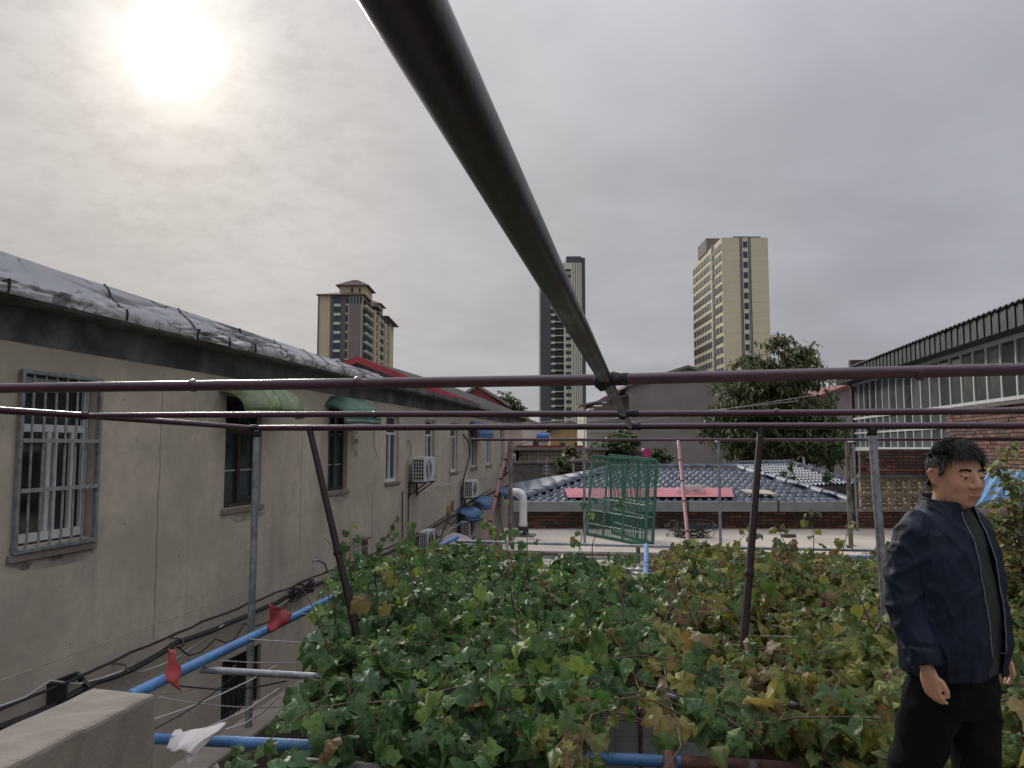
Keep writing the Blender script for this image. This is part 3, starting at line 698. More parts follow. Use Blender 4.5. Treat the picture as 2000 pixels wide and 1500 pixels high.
def L10(u, v, z): q = O10+U10*u+V10*v; return Vector((q.x, q.y, z))
hip_run(TH, L10(eu0, -.1, ZE+.02), L10(ru0, VR, ZR+.03)); hip_run(TH, L10(eu1, -.1, ZE+.02), L10(ru1, VR, ZR+.03))
hip_run(TH, L10(ru0, VR, ZR+.03), L10(ru1, VR, ZR+.03))
# second hip roof beyond, right
T2 = thing('far_tile_roof', 'smaller blue-grey tiled roof behind the dark tree', 'roof', at(1570, 960, Y=24))
pA = at(1440, 909, Y=24.0); pB = at(1540, 907, Y=24.0); pC = at(1672, 947, Y=21.5); pD = at(1500, 955, Y=20.5)
m = MB(); m.poly([pD, pC, pB, pA]); 
for q_ in (pA, pB, pC, pD): pass
m.extr([pD, pC, Vector((pC.x, pC.y, 0)), Vector((pD.x, pD.y, 0))], (0, .1, 0)); m.build('roof_deck', 'concrete_dark', T2)
tl2 = MB(); nrow = 9; ncol = 22
for j in range(nrow):
    for i in range(ncol):
        f = j/nrow; u = (i+.5)/ncol
        a = pD.lerp(pA, f); b_ = pC.lerp(pB, f); p = a.lerp(b_, u)+Vector((0, 0, .03))
        w_ = (b_-a).length/ncol; dirx = (b_-a).normalized(); diry = (pA-pD).normalized()*((pA-pD).length/nrow)
        vs = []
        for t, dz_ in ((-.02, .028), (1.05, 0)):
            for k in range(7): vs.append(tuple(p+dirx*w_*(k/6-.5)+diry*t+Vector((0, 0, dz_+.032*math.sin(k/6*2*math.pi)))))
        tl2.add(vs, [(k, k+1, 8+k, 7+k) for k in range(6)])
tl2.build('roof_tile', 'tile_glaze', T2, smooth='all', stuff=True)
hip_run(T2, pA+Vector((0, 0, .05)), pB+Vector((0, 0, .05)), .6); hip_run(T2, pB+Vector((0, 0, .05)), pC+Vector((0, 0, .05)), .5)
# pink corrugated sheets and things lying on the tile roof
def on_roof(u, s, dz_=.07): 
    q = L10(u, -.1+s*math.cos(sl_), ZE+s*math.sin(sl_)+dz_); return q
pu0, _ = fr10(1106, 970, .3); pu1, _ = fr10(1424, 970, .3)
for k, (a, b_) in enumerate(((pu0, pu0+1.62), (pu0+1.6, pu1))):
    m = MB(); nv = 48
    m.grid(lambda u, v: tuple(on_roof(a+(b_-a)*u+.18*v*(k == 1)*u, .06+v*.80, .075+.012*k+.020*max(-.6, min(.6, 1.3*math.sin(v*2*math.pi*5.5))))), 2, nv)
    o = m.build('roofing_sheet', 'pink_sheet', smooth=False); so_ = o.modifiers.new('thick', 'SOLIDIFY'); so_.thickness = .003
    tag(o, 'pink-red ribbed roofing sheet lying on the blue-grey tiles, '+('end next to the hip' if k == 0 else 'with a wire tangle on it'), 'roofing sheet', 'pink sheets on the tile roof')
bu0, _ = fr10(1452, 968, .3); bu1, _ = fr10(1512, 968, .3)
m = MB(); m.extr([on_roof(bu0, .62, .10), on_roof(bu1-.1, .55, .10), on_roof(bu1, .12, .10), on_roof(bu0+.05, .30, .10)], (0, 0, .02))
tag(m.build('loose_board', 'board'), 'pale loose board lying on the roof tiles', 'board')
def tangle(name, label, c, rx_, ry_, rz_, n, r, m, turns=1.0):
    t = MB(); c = Vector(c)
    for k in range(n):
        a0 = random.uniform(0, 6.28); sx = random.uniform(.5, 1.05); sy = random.uniform(.5, 1.05); tl = random.uniform(-.5, .5); ox = random.uniform(-.25, .25)*rx_
        pts = []
        for i in range(15):
            a = a0+i/14*random.uniform(4.5, 6.5)
            pts.append(c+Vector((ox+math.cos(a)*rx_*sx, math.sin(a)*ry_*sy, rz_*(.55+.45*math.sin(a*1.0+k)+tl*.3))))
        for p in pts: p.z = max(p.z, c.z+.005)
        t.tube(pts, r, 5)
    return tag(t.build(name, m), label, 'wire')
p = at(1352, 1050, Z=3.1); tangle('wire_coil', 'tangled coil of dark wire lying on the screed roof', p+Vector((0, .1, 0)), .42, .30, .26, 22, .006, 'cable')
p = on_roof(fr10(1352, 975, .3)[0], .40, .12); tangle('rope_tangle', 'pale tangle of string on the pink roofing sheet', p, .30, .2, .12, 14, .005, 'wire_white')
for px_, py_, lb in ((1522, 1035, 'loose red brick lying close to the brick upstand'), (1540, 1046, 'loose red brick lying out on the screed roof')):
    p = at(px_, py_, Z=3.1+.03); o = bpy.data.objects.new('loose_brick', bk); C.objects.link(o); o.location = (p.x, p.y, 3.128); o.rotation_euler = (0, 0, random.uniform(-.3, .5))
    tag(o, lb, 'brick', 'loose bricks on the screed roof')
# white vent elbow
v0 = at(1022, 1047, Z=3.1); s_ = 13.6/1500
vp = thing('vent_pipe', 'white plastic vent elbow with black collar on the screed roof', 'vent pipe', v0)
m = MB(); h = .78; pts = [v0+Vector((0, 0, .12)), v0+Vector((0, 0, .5)), v0+Vector((0, 0, h-.12))]
for k in range(1, 7):
    a = k/6*math.pi/2; pts.append(v0+Vector((-.12*(1-math.cos(a)), 0, h-.12+.12*math.sin(a))))
pts.append(pts[-1]+Vector((-.07, 0, 0))); m.tube(pts, .07, 16); m.build('elbow', 'pvc_white', vp, smooth=True)
MB().tube([v0, v0+Vector((0, 0, .17))], [.105, .085], 16).build('collar', 'black_rubber', vp, smooth=True)
MB().tube([v0+Vector((0, 0, .19)), v0+Vector((0, 0, .24))], .078, 16).build('coupling', 'pvc_white', vp, smooth=True)
MB().box(v0.x-.25, v0.x+.2, v0.y-.15, v0.y+.25, 3.1, 3.125).build('upstand', 'concrete_dark', vp)

# ---- breeze-block screen and broken brick wall at the right of the screed roof
su0, _ = fr10(1681, 1000, .05)
SW = thing('screen_wall', 'broken brick wall over ornamental breeze blocks beside the glazed hall', 'wall', L10(su0, .05, 3.1))
su1 = (5.86-O10.x)/math.cos(A10)-.02
def topz(u): return 4.70+.07*math.floor(2.99*abs(mnoise.noise((u*1.7, 0, 4))))*.9-.06*(u < su0+.3)
brick_run(SW, su0+.1, su1-.1, .05, 3.105, 5)
b = MB(O10, A10); b.box(su0, su1, .10, .17, 3.1, 3.42); b.box(su0+.05, su1, .11, .17, 4.14, 4.62); b.build('mortar_core', 'mortar', SW)
brick_run(SW, su0+.12, su1-.1, .055, 4.15, 10, skip=lambda u, z: z > topz(u)-.06 or (u < su0+.2 and (int(z/.0635) % 3 == 0)))
b = MB(O10, A10); b.box(su0-.02, su1, -.04, .18, 4.075, 4.145); b.build('coping', 'concrete_dark', SW, bevel=.006)
b = MB(O10, A10); b.box(su0-.02, su1, -.035, .18, 3.425, 3.455); b.build('sill_course', 'breeze', SW)
OS = Vector((5.86, L10(su1, 0, 0).y+.1, 0)); AS = -math.pi/2
S2 = thing('side_wall', 'taller red brick wall running along the foot of the glazed hall', 'wall', OS)
b = MB(OS, AS); b.box(-.05, 5.6, .06, .13, 0, 5.36); b.build('mortar_core', 'mortar', S2)
brick_run(S2, .10, 3.6, .06, 4.10, 20, frame=(OS, AS))
b = MB(OS, AS); b.box(-.1, 5.65, -.05, .135, 5.375, 5.44); b.build('coping', 'concrete_dark', S2, bevel=.006)
def breeze():
    m = MB(); h = .152; t = .022; d = .05
    for a, b_, c, e in ((-h, h, -h, -h+t), (-h, h, h-t, h), (-h, -h+t, -h+t, h-t), (h-t, h, -h+t, h-t)): m.box(a, b_, -d, d, c, e)
    for k in range(4):                                # four curved petals meeting at a ring
        a0 = k*math.pi/2+math.pi/4
        for s in (-1, 1):
            pts = []
            for i in range(6):
                f = i/5; r = .045+f*(h*1.28-.045); a = a0+s*.42*math.sin(math.pi*f)
                pts.append((math.cos(a)*r, 0, math.sin(a)*r))
            for p, q in zip(pts, pts[1:]): m.bar(p, q, d*1.7, .020)
    ring = [(math.cos(i*math.pi/6)*.045, 0, math.sin(i*math.pi/6)*.045) for i in range(13)]
    for p, q in zip(ring, ring[1:]): m.bar(p, q, d*1.6, .016)
    return mesh_of(m, 'breeze')
bz = breeze()
for j in range(2):
    for i in range(int((su1-su0)/.308)):
        q = L10(su0+.155+i*.308, .07, 3.455+.153+j*.308); piece('breeze_block', bz, SW, q, (0, 0, A10))

# ---- glazed hall on the right (facade x = 6)
HX = 6.0
HB = thing('glazed_hall', 'long glazed hall with white mullions under a black ribbed eave', 'building', (HX+3, 16, 0))
y0h, y1h = 7.0, 24.0
MB().box(HX+.05, HX+7, y0h, y1h-.02, 0, 4.62).build('base_wall', 'hall_brick', HB)
MB().box(HX+.6, HX+7, y0h, y1h-.02, 4.62, 7.2).build('inner_wall', 'gable_grey', HB)
MB().box(HX-.06, HX+.6, y1h-.02, y1h+.2, 0, 7.25).build('end_pier', 'hall_brick', HB)
gz0, gzt, gz1 = 4.63, 5.50, 6.46
MB().box(HX+.6, HX+.66, y0h, y1h-.02, gz0, gz1).build('back_panel', 'gable_grey', HB)
ny = 30; dy = (y1h-.05-y0h)/ny
pm1 = mesh_of(MB().box(-.004, .004, .03, dy-.03, 0, 1), 'glass_hall')
for i in range(ny):
    y = y0h+i*dy
    for a, b_ in ((gz0+.05, 5.06), (5.10, gzt-.03), (gzt+.03, gz1)):
        piece('pane', pm1, HB, (HX+random.uniform(-.002, .002), y, a), (0, 0, random.uniform(-.006, .006)), (1, 1, b_-a))
    MB().box(HX-.03, HX+.03, y-.024, y+.024, gz0, gz1+.02).build('mullion', 'mullion', HB)
MB().box(HX-.036, HX+.036, y0h, y1h, gzt-.03, gzt+.03).build('transom', 'mullion', HB)
MB().box(HX-.033, HX+.033, y0h, y1h, 5.06, 5.10).build('transom', 'mullion', HB)
MB().box(HX-.05, HX+.05, y0h, y1h, gz0-.06, gz0+.05).build('bottom_rail', 'mullion', HB)
MB().box(HX-.05, HX+.05, y0h, y1h, gz1, gz1+.09).build('head_rail', 'mullion', HB)
ex = HX-.42
fa = MB(); fz0, fz1 = 6.52, 6.86
k = 0; yy = y0h-.5; wdt = .14
while yy < y1h+.25:
    fa.box(ex-.018*(k % 2), ex+.03, yy, yy+wdt-.001, fz0, fz1); yy += wdt; k += 1
fa.build('ribbed_fascia', 'black_metal', HB)
MB().box(ex+.03, HX+.2, y0h-.5, y1h+.25, 6.53, 6.57).build('soffit', 'black_metal', HB)
nw = 176
ro = MB().grid(lambda u, v: (ex-.07+v*7.5, y0h-.55+u*(y1h-y0h+.85), 6.88+v*.5+.016*math.cos(u*nw*2*math.pi/2)), nw*6, 3)
o = ro.build('corrugated_roof', 'black_metal', HB, smooth='all'); so_ = o.modifiers.new('thick', 'SOLIDIFY'); so_.thickness = .012
# ------------------------------------------------------------------ background buildings
FW = Vector((-SY, CY_, 0)); RT = Vector((CY_, SY, 0))
def cpt(dep, px_, z=0.0):            # ground point at camera depth dep under image column px_
    q = FW*dep + RT*((px_-1000)/FPX*dep); return Vector((q.x, q.y, z))
def zat(py_, dep): 
    d = ray(1000, py_); return CZ + d.z/(d.dot(FW))*dep
# -- right tower: near corner at 218 m, 13 m front, 36 m flank
D3 = 218.0; o3 = cpt(D3, 1417); zt3 = zat(464, D3)
T = thing('apartment_tower', 'beige slab tower with one blue window column behind the dark tree', 'tower', o3, 'apartment towers on the skyline')
a3 = YAW; w3 = 92/FPX*D3; l3 = 36.0
def tmb(): return MB(o3, a3)
tmb().box(0, w3, 0, l3, 0, zt3).build('wall', 'far_beige', T)
tmb().box(w3*.30, w3*.90, 2, 12, zt3, zt3+.9).build('roof_parapet', 'far_dark', T)
tmb().box(-.3, 6, 16, 27, zt3, zt3+4.2).build('stair_head', 'far_taupe', T)
fl = 20.6/FPX*D3
c0 = w3*.47
for k, dx in enumerate((-1.0, -.55, 1.45, 1.9)): tmb().box(c0+dx-.12, c0+dx+.12, -.12, -.004, 8, zt3-.02).build('pilaster_line', 'far_dark', T)
tmb().box(c0-.38, c0+1.28, -.05, -.002, 8, zt3-1.2).build('window_strip', 'far_cream', T)
wm = MB().box(0, 1.25, -.10, -.055, 0, 1.75); wm = mesh_of(wm, 'glass_blue')
nf = int(zt3/fl)
for k in range(nf-1):
    z = zt3-2.95-k*fl
    if z < 6: break
    p = o3+RT*(c0-.17)+Vector((0, 0, z)); wd = piece('window', wm, T, p, (0, 0, a3))
    MB(o3, a3).box(c0+.42, c0+.50, -.13, -.101, z, z+1.75).build('window_mullion', 'far_dark', wd)
    tmb().box(.001, w3, -.02, -.001, z-1.0, z-.94).build('floor_joint', 'far_beige2', T)
for k in range(nf-1):
    z = zt3-3.35-k*fl
    if z < 6: break
    tmb().box(-.14, -.004, .5, l3-.4, z-.05, z+1.75).build('window_recess', 'far_taupe' if k in (4, 6, 9) else 'far_cream', T)
    g_ = tmb()
    y = .8; i = 0
    while y < l3-1.6:
        if not (8.7 < y < 11.2): g_.box(-.22, -.15, y, y+1.15, z, z+1.68)
        y += 1.95 if i % 2 else 1.5; i += 1
    g_.build('window_row', 'far_window', T, stuff=True)
tmb().box(-.26, -.142, 8.9, 10.4, 4, zt3+.3).build('pilaster', 'far_taupe', T); tmb().box(-.30, -.142, 10.6, 11.2, 4, zt3-.2).build('pilaster', 'far_cream', T)
# -- middle tower at 320 m
D2 = 320.0; o2 = cpt(D2, 1056); k2 = D2/FPX; zt2 = zat(513, D2)
T = thing('apartment_tower', 'dark grey and cream striped tower behind the slanting pipe', 'tower', o2, 'apartment towers on the skyline')
def tb2(): return MB(o2, YAW)
tb2().box(0, 89.5*k2, 3, 18, 0, zt2-3).build('wall', 'far_dark', T)
tb2().box(0, 20.5*k2, 0, 2.99, 0, zt2-2).build('side_slab', 'far_dark', T)
tb2().box(52*k2, 82*k2, .5, 12, zt2-2.99, zat(500, D2)).build('lift_tower', 'far_dark', T)
tb2().box(82*k2, 89.5*k2, 1, 12, 0, zat(502, D2)).build('edge_slab', 'far_dark', T)
tb2().box(20.6*k2, 61*k2, .2, 2.99, zt2-2.7, zt2).build('parapet', 'far_cream', T)
tb2().box(46.5*k2, 49.5*k2, .1, 2.99, 0, zt2-2.701).build('pier', 'far_cream', T)
tb2().box(61*k2, 82*k2, .3, 2.99, 0, zt2).build('front_slab', 'far_cream', T)
for q in (65.2, 70, 74.5, 79): tb2().box((q-.55)*k2, (q+.55)*k2, .2, .298, 0, zt2-.1).build('stripe', 'far_dark', T)
fl2 = 13.9*k2
for k in range(int(zt2/fl2)-1):
    z = zt2-4.9-k*fl2
    if z < 4: break
    tb2().box(20.7*k2, 29*k2, .4, 2.99, z, z+.95).build('balcony_front', 'far_cream', T)
    tb2().box(21.5*k2, 28.2*k2, 1.3, 2.98, z+.951, z+fl2-.03).build('balcony_glass', 'glass_blue', T)
    tb2().box(29*k2, 46.4*k2, .9, 2.97, z+.5, z+.78).build('gallery_slab', 'far_cream', T)
    tb2().box(49.8*k2, 60.5*k2, 1.0, 2.98, z, z+1.45).build('spandrel', 'far_cream', T)
    tb2().box(54.7*k2, 55.5*k2, .9, .998, z, z+1.45).build('spandrel_joint', 'far_dark', T)
    tb2().box(49.8*k2, 60.5*k2, 1.2, 2.985, z+1.452, z+fl2-.002).build('window', 'glass_blue', T)
# -- left tower at 250 m with hipped roofs
D1 = 250.0; o1 = cpt(D1, 619); k1 = D1/FPX; zt1 = zat(577, D1)
T = thing('apartment_tower', 'ochre and brown tower with stacked brown hip roofs', 'tower', o1, 'apartment towers on the skyline')
def tb1(): return MB(o1, YAW)
w1 = 86*k1; l1 = 66.0
tb1().box(0, w1, 0, l1, 0, zt1).build('wall', 'far_beige2', T)
tb1().box(-.35, -.02, -.3, 3, 0, zt1).build('corner_strip', 'far_dark', T)
tb1().box(22*k1, 28*k1, -.10, -.004, 0, zt1).build('panel', 'far_brown', T)
tb1().box(28*k1, 44*k1, -.06, -.003, 0, zt1).build('panel', 'far_dark', T)
tb1().box(44*k1, 60*k1, -.12, -.002, 0, zt1).build('panel', 'far_brown', T)
tb1().box(60*k1, 85*k1, -1.1, -.001, 0, zt1-3.0).build('bay', 'far_taupe', T)
for q in (59, 84.6): tb1().box(q*k1, (q+.8)*k1, -1.25, -1.102, 0, zt1-3.0).build('corner_bead', 'far_cream', T)
tb1().box(60.5*k1, 84.5*k1, -1.0, -.005, zt1-2.99, zt1-.5).build('sunroom', 'glass_blue', T)
for q in (62, 68, 74, 80): tb1().box(q*k1, (q+.6)*k1, -1.06, -1.001, zt1-2.99, zt1-.5).build('sunroom_bar', 'far_cream', T)
fl1 = 18.1*k1
wm1 = mesh_of(MB().box(0, 13*k1, -.14, -.062, 0, 1.7), 'glass_blue'); ws1 = mesh_of(MB().box(0, 13*k1, -.30, -.062, 0, .85), 'far_cream')
wm2 = mesh_of(MB().box(0, 4*k1, -.18, -.122, 0, 1.7), 'glass_dark'); ws2 = mesh_of(MB().box(0, 3.6*k1, -.5, -.122, 0, .5), 'far_cream')
for k in range(14):
    z = zt1-2.6-k*fl1
    if z < 10: break
    def pl(x, zz, y=0): q = o1+RT*x+FW*y; return (q.x, q.y, zz)
    wd = piece('window', wm1, T, pl(29.5*k1, z), (0, 0, YAW)); tb1().box(35.5*k1, 36.3*k1, -.19, -.141, z, z+1.7).build('window_mullion', 'far_dark', wd)
    piece('balcony_front', ws1, T, pl(29.5*k1, z-1.1), (0, 0, YAW))
    piece('window', wm2, T, pl(53*k1, z), (0, 0, YAW)); piece('aircon_ledge', ws2, T, pl(53.3*k1, z-.75), (0, 0, YAW))
    # flank windows, projecting bays
    row = tb1(); sills = tb1()
    for y, wy in ((1.5, 1.4), (4.6, 1.2), (8.2, 2.2), (12.0, 1.4), (16.5, 1.2), (19.5, 1.6), (25.5, 2.2), (30.2, 1.4), (34.0, 1.6), (40.0, 1.5), (42.9, 1.1), (48, 1.6)):
        row.box(w1+.15, w1+.9, y, y+wy, z-.2, z+1.5); sills.box(w1+.15, w1+1.25, y+.1, y+wy-.1, z-.9, z-.25)
    row.build('window_row', 'far_window', T, stuff=True); sills.build('window_sill', 'far_cream', T, stuff=True)
for y, wy, mm in ((.3, 6.5, 'far_brown'), (7.2, 4.4, 'far_dark'), (24, 5, 'far_brown')): tb1().box(w1+.001, w1+.14, y, y+wy, 0, zt1-4).build('flank_panel', mm, T)
for y in (14.0, 22.0, 36.5, 46.5): tb1().box(w1-.5, w1+1.6, y, y+2.4, 0, zt1-1.5-y*.06).build('flank_bay', 'far_beige2', T)
def hip(par, x0, x1, y0, y1, z, h, ov=.9):
    m = tb1(); x0 -= ov; x1 += ov; y0 -= ov; y1 += ov; i = min(x1-x0, y1-y0)*.42
    m.add([(x0, y0, z), (x1, y0, z), (x1, y1, z), (x0, y1, z), (x0, y0, z+.28), (x1, y0, z+.28), (x1, y1, z+.28), (x0, y1, z+.28), (x0+i, y0+i, z+h), (x1-i, y0+i, z+h), (x1-i, y1-i, z+h), (x0+i, y1-i, z+h)],
          [(0,3,2,1),(0,1,5,4),(1,2,6,5),(2,3,7,6),(3,0,4,7),(4,5,9,8),(5,6,10,9),(6,7,11,10),(7,4,8,11),(8,9,10,11)])
    return m.build('roof', 'far_roof', par)
hip(T, 0, w1, 0, 11, zt1, 1.9); tb1().box(35*k1, w1+.3, 3.5, 15, zt1, zt1+3.8).build('penthouse', 'far_beige2', T); hip(T, 35*k1, w1+.3, 3.5, 15, zt1+3.8, 2.9, 1.1)
tb1().box(58*k1, 62*k1, 3.3, 3.49, zt1+1.2, zt1+3.4).build('window', 'glass_dark', T); tb1().box(74*k1, 77*k1, 3.3, 3.49, zt1+1.5, zt1+3.2).build('window', 'far_roof', T)
hip(T, 3, w1+1.2, 17, 25, zt1-.8, 2.4); tb1().box(4, w1+.4, 29, 37, zt1, zt1+2.6).build('penthouse', 'far_beige2', T); hip(T, 4, w1+.4, 29, 37, zt1+2.4, 2.2, 1.0); hip(T, 2, w1+1.2, 41, l1, zt1-.2, 2.0)
# -- grey gable house beyond the tile roof
o = cpt(34.0, 1232); kk = 34.0/FPX
T = thing('grey_house', 'tall blank grey-plastered gable house behind the tile roof', 'house', o)
def gbm(): return MB(o, YAW)
zl = zat(753, 34); za = zat(719, 34)
gbm().extr([(0, 0, 0), (225*kk, 0, 0), (225*kk, 0, zl), (112*kk, 0, za), (0, 0, zl)], (0, 9, 0)).build('wall', 'plaster_grey', T)
for s in ((-.25, 112*kk), (225*kk+.25, 112*kk)):
    gbm().extr([(s[0], -.2, zl-.10), (s[1], -.2, za), (s[1], -.2, za+.12), (s[0], -.2, zl+.02)], (0, 9.4, 0)).build('roof_slope', 'roof_grey', T)
o = cpt(36.0, 1145); kk = 36/FPX
T = thing('lean_to', 'cream lean-to with red-edged roof and a small canopy beside the grey house', 'house', o)
def lb(): return MB(o, YAW)
lb().extr([(0, 0, 0), (86*kk, 0, 0), (86*kk, 0, zat(770, 36)), (0, 0, zat(805, 36))], (0, 5, 0)).build('wall', 'far_cream', T)
lb().extr([(-.1, -.5, zat(801, 36)), (86*kk, -.5, zat(758, 36)), (86*kk, -.5, zat(752, 36)), (-.1, -.5, zat(795, 36))], (0, 6, 0)).build('roof', 'red_sheet', T)
lb().extr([(-20*kk, -1.6, zat(797, 36)), (84*kk, -1.6, zat(775, 36)), (84*kk, -1.6, zat(772, 36)), (-20*kk, -1.6, zat(794, 36))], (0, 1.5, 0)).build('canopy', 'roof_grey', T)
for k in range(9): lb().box(.1, 86*kk, -.05, -.005, zat(845, 36)+k*.16, zat(845, 36)+k*.16+.12).build('cladding_board', 'pvc_white', T)
lb().box(-10*kk, -9*kk, -1.55, -1.45, 0, zat(796, 36)).build('post', 'galv', T)
# -- red roof house behind the stucco building, further red gable
def gable_house(label, dep, pxl, pxr, py_eave, py_ridge, depth, mw, mr_, trim=None, name='red_roof_house'):
    o = cpt(dep, pxl); kk = dep/FPX; w_ = (pxr-pxl)*kk; t = thing(name, label, 'house', o)
    ze = zat(py_eave, dep); zr = zat(py_ridge, dep)
    MB(o, YAW).extr([(0, 0, 0), (w_, 0, 0), (w_, 0, ze), (w_/2, 0, zr), (0, 0, ze)], (0, depth, 0)).build('wall', mw, t)
    for s in (-.3, w_+.3):
        MB(o, YAW).extr([(s, -.3, ze-.05), (w_/2, -.3, zr+.02), (w_/2, -.3, zr+.2), (s, -.3, ze+.13)], (0, depth+.6, 0)).build('roof_slope', mr_, t)
    for xx in (.25, .62): 
        MB(o, YAW).box(w_*xx, w_*xx+min(1.3, w_*.12), -.06, -.005, ze-2.4, ze-.9).build('window', 'glass_dark', t)
    return t
gable_house('red corrugated gable beyond the stucco building', 46, 880, 985, 793, 757, 14, 'red_sheet', 'roof_grey')
gable_house('low pale house with a grey roof seen past the tree tips', 70, 985, 1075, 838, 822, 14, 'far_cream', 'roof_grey', name='low_house')
gable_house('low ochre house with brown roof between the tank and the lean-to', 60, 1075, 1150, 842, 826, 14, 'ochre', 'far_roof', name='low_house')
gable_house('distant grey house filling the gap under the striped tower', 120, 1010, 1150, 848, 836, 20, 'plaster_grey', 'far_roof', name='low_house')
gable_house('distant brown-roofed house behind the grey gable house', 95, 1300, 1620, 820, 800, 24, 'far_taupe', 'far_roof', name='low_house')
t = gable_house('red tiled roof house between the dark tree and the hall', 42, 1585, 1760, 786, 752, 12, 'plaster_grey', 'far_red')
# dark yard wall with ornamental balustrade left of the tile roof
dw = 27.0
o = cpt(dw, 1018); kk = dw/FPX
T = thing('yard_wall', 'dark yard wall topped with an ornamental pale balustrade', 'wall', o)
def yb(): return MB(o, YAW)
zb = zat(905, dw)
yb().box(-.3, 170*kk, 0, .25, 0, zb).build('wall', 'concrete_dark', T)
yb().box(-.3, 170*kk, -.05, .3, zb, zb+.08).build('coping', 'concrete', T); yb().box(-.3, 170*kk, -.05, .3, zat(879, dw), zat(879, dw)+.09).build('top_rail', 'concrete', T)
for i in range(9):
    for j in range(1):
        q = o+RT*(.1+i*.33)+FW*.12; hh = (zat(879, dw)-zb-.08)
        piece('breeze_block', bz, T, (q.x, q.y, zb+.08+hh/2), (0, 0, YAW), (1.05, 1, hh/.306))
# shed roof with red edge above it and blue tank
o = cpt(31, 1020); kk = 31/FPX
T = thing('shed_roof', 'low shed with red-edged sheet roof above the balustrade', 'shed', o)
MB(o, YAW).box(0, 115*kk, 0, 3, 0, zat(876, 31)).build('wall', 'far_brown', T)
MB(o, YAW).box(-.2, 118*kk, -.4, 3.2, zat(876, 31), zat(870, 31)).build('roof', 'red_sheet', T)
c = cpt(32, 1060, zat(869, 31))
tk = thing('water_heater', 'blue solar water heater drum on the shed roof', 'water heater', c)
MB().tube([c+Vector((-.25, 0, .32)), c+Vector((.25, .1, .32))], .19, 18).build('drum', 'tank_blue', tk, smooth=True)
for dx in (-.2, .2): MB().bar(c+Vector((dx, 0, 0)), c+Vector((dx, 0, .2)), .04).build('leg', 'galv', tk)
MB().bar(c+Vector((-.9, -.3, .02)), c+Vector((-.15, 0, .3)), .08, .03).build('collector', 'galv', tk)
c = cpt(29, 1262, 0); zz = zat(884, 29)
tk = thing('water_heater', 'solar water heater drum with a magenta end cap above the tile roof', 'water heater', c)
MB().tube([c+Vector((0, -.25, zz)), c+Vector((-.3, .9, zz))], .17, 18).build('drum', 'tank_steel', tk, smooth=True)
MB().tube([c+Vector((.013, -.30, zz)), c+Vector((0, -.25, zz))], .175, 18).build('end_cap', 'tank_pink', tk, smooth=True)
for dx in (-.12, .12): MB().bar(c+Vector((dx, 0, 0)), c+Vector((dx, 0, zz-.12)), .05).build('leg', 'galv', tk)
# tv antenna on the dark yard wall
c = cpt(26.6, 1067, 0); a = thing('tv_antenna', 'small old TV antenna in front of the dark yard wall', 'antenna', c)
z1 = zat(893, 26.6); z0 = zat(930, 26.6)
MB().tube([(c.x, c.y, 0), (c.x, c.y, z1)], .014, 6).build('mast', 'wire_white', a)
for k, w_ in enumerate((.30, .26, .2)): MB().tube([(c.x-w_/2, c.y-.02, z0+.1+k*.12), (c.x+w_/2, c.y-.02, z0+.1+k*.12)], .009, 5).build('element', 'wire_white', a)
# brick chimney stub beside the tile roof
o = cpt(23, 1120); kk = 23/FPX
T = thing('roof_chimney', 'small grey brick chimney behind the left hip of the tile roof', 'chimney', o)
MB(o, YAW).box(0, 26*kk, 0, .4, 0, zat(902, 23)).build('shaft', 'mortar', T); MB(o, YAW).box(-.05, 27.5*kk, -.05, .45, zat(902, 23), zat(897, 23)).build('cap', 'concrete', T)
for k in range(4): MB(o, YAW).box(.04, 26*kk-.04, -.012, -.002, zat(925, 23)+k*.085, zat(925, 23)+k*.085+.05).build('vent_slot', 'black_rubber', T)

# ------------------------------------------------------------------ red pipe frame overhead
PF = thing('pipe_frame', 'dark red welded pipe frame spanning overhead above the vines', 'pipe frame', (-.13, 6.0, 2.5))
def zc(y): return 4.9285-.0122*y                      # the centre pipe falls slightly
def pipe(par, pts, r, m='red_paint', name='pipe', n=20, wob=0.0):
    if wob:
        P0 = [Vector(p) for p in pts]; out = []
        for a, b in zip(P0, P0[1:]):
            k = max(2, int((b-a).length/.25))
            for i in range(k): out.append(a.lerp(b, i/k))
        out.append(P0[-1]); out = [p+Vector((0, mnoise.noise(p*.7)*wob*.5, mnoise.noise(p*.5+Vector((3, 7, 1)))*wob)) for p in out]
        out[0] = P0[0]; out[-1] = P0[-1]; pts = out
    return MB().tube(pts, r, n).build(name, m, par, smooth=True)
def collar(par, p, d, r, ln=.03, m='red_paint', name='socket'):
    d = Vector(d).normalized(); p = Vector(p)
    return MB().tube([p-d*ln/2, p-d*ln*.3, p+d*ln*.3, p+d*ln/2], [r*1.02, r*1.22, r*1.22, r*1.02], 18).build(name, m, par, smooth=True)
def weld(par, p, r, d=(1, 0, 0), ln=.05):
    m = MB(); d = Vector(d).normalized(); p = Vector(p); pts = []; rs = []
    for i in range(7):
        pts.append(p+d*ln*(i/6-.5)); rs.append(r*(1.01+.12*math.sin(math.pi*i/6)+random.uniform(-.02, .08)))
    m.tube(pts, rs, 14)
    vs = []
    for v in m.v:
        q = Vector(v); vs.append(tuple(q+(q-p).normalized()*mnoise.noise(q*70)*.006))
    m.v = vs; return m.build('weld', 'weld', par, smooth='all')
RC = .0202
pipe(PF, [(-.116, -2.0, zc(-2)), (-.118, .4, zc(.4)), (-.13, 6.03, zc(6.03))], RC, 'red_paint_shaded', wob=.003, n=32)
z1_, z2_, z3_ = 4.900, 4.878, 4.854
pipe(PF, [(-3.6, 2.3, z1_), (-.2, 2.3, z1_-.002), (1.0, 2.3, z1_+.008), (2.6, 2.3, z1_+.02)], .0172, wob=.004, n=24)
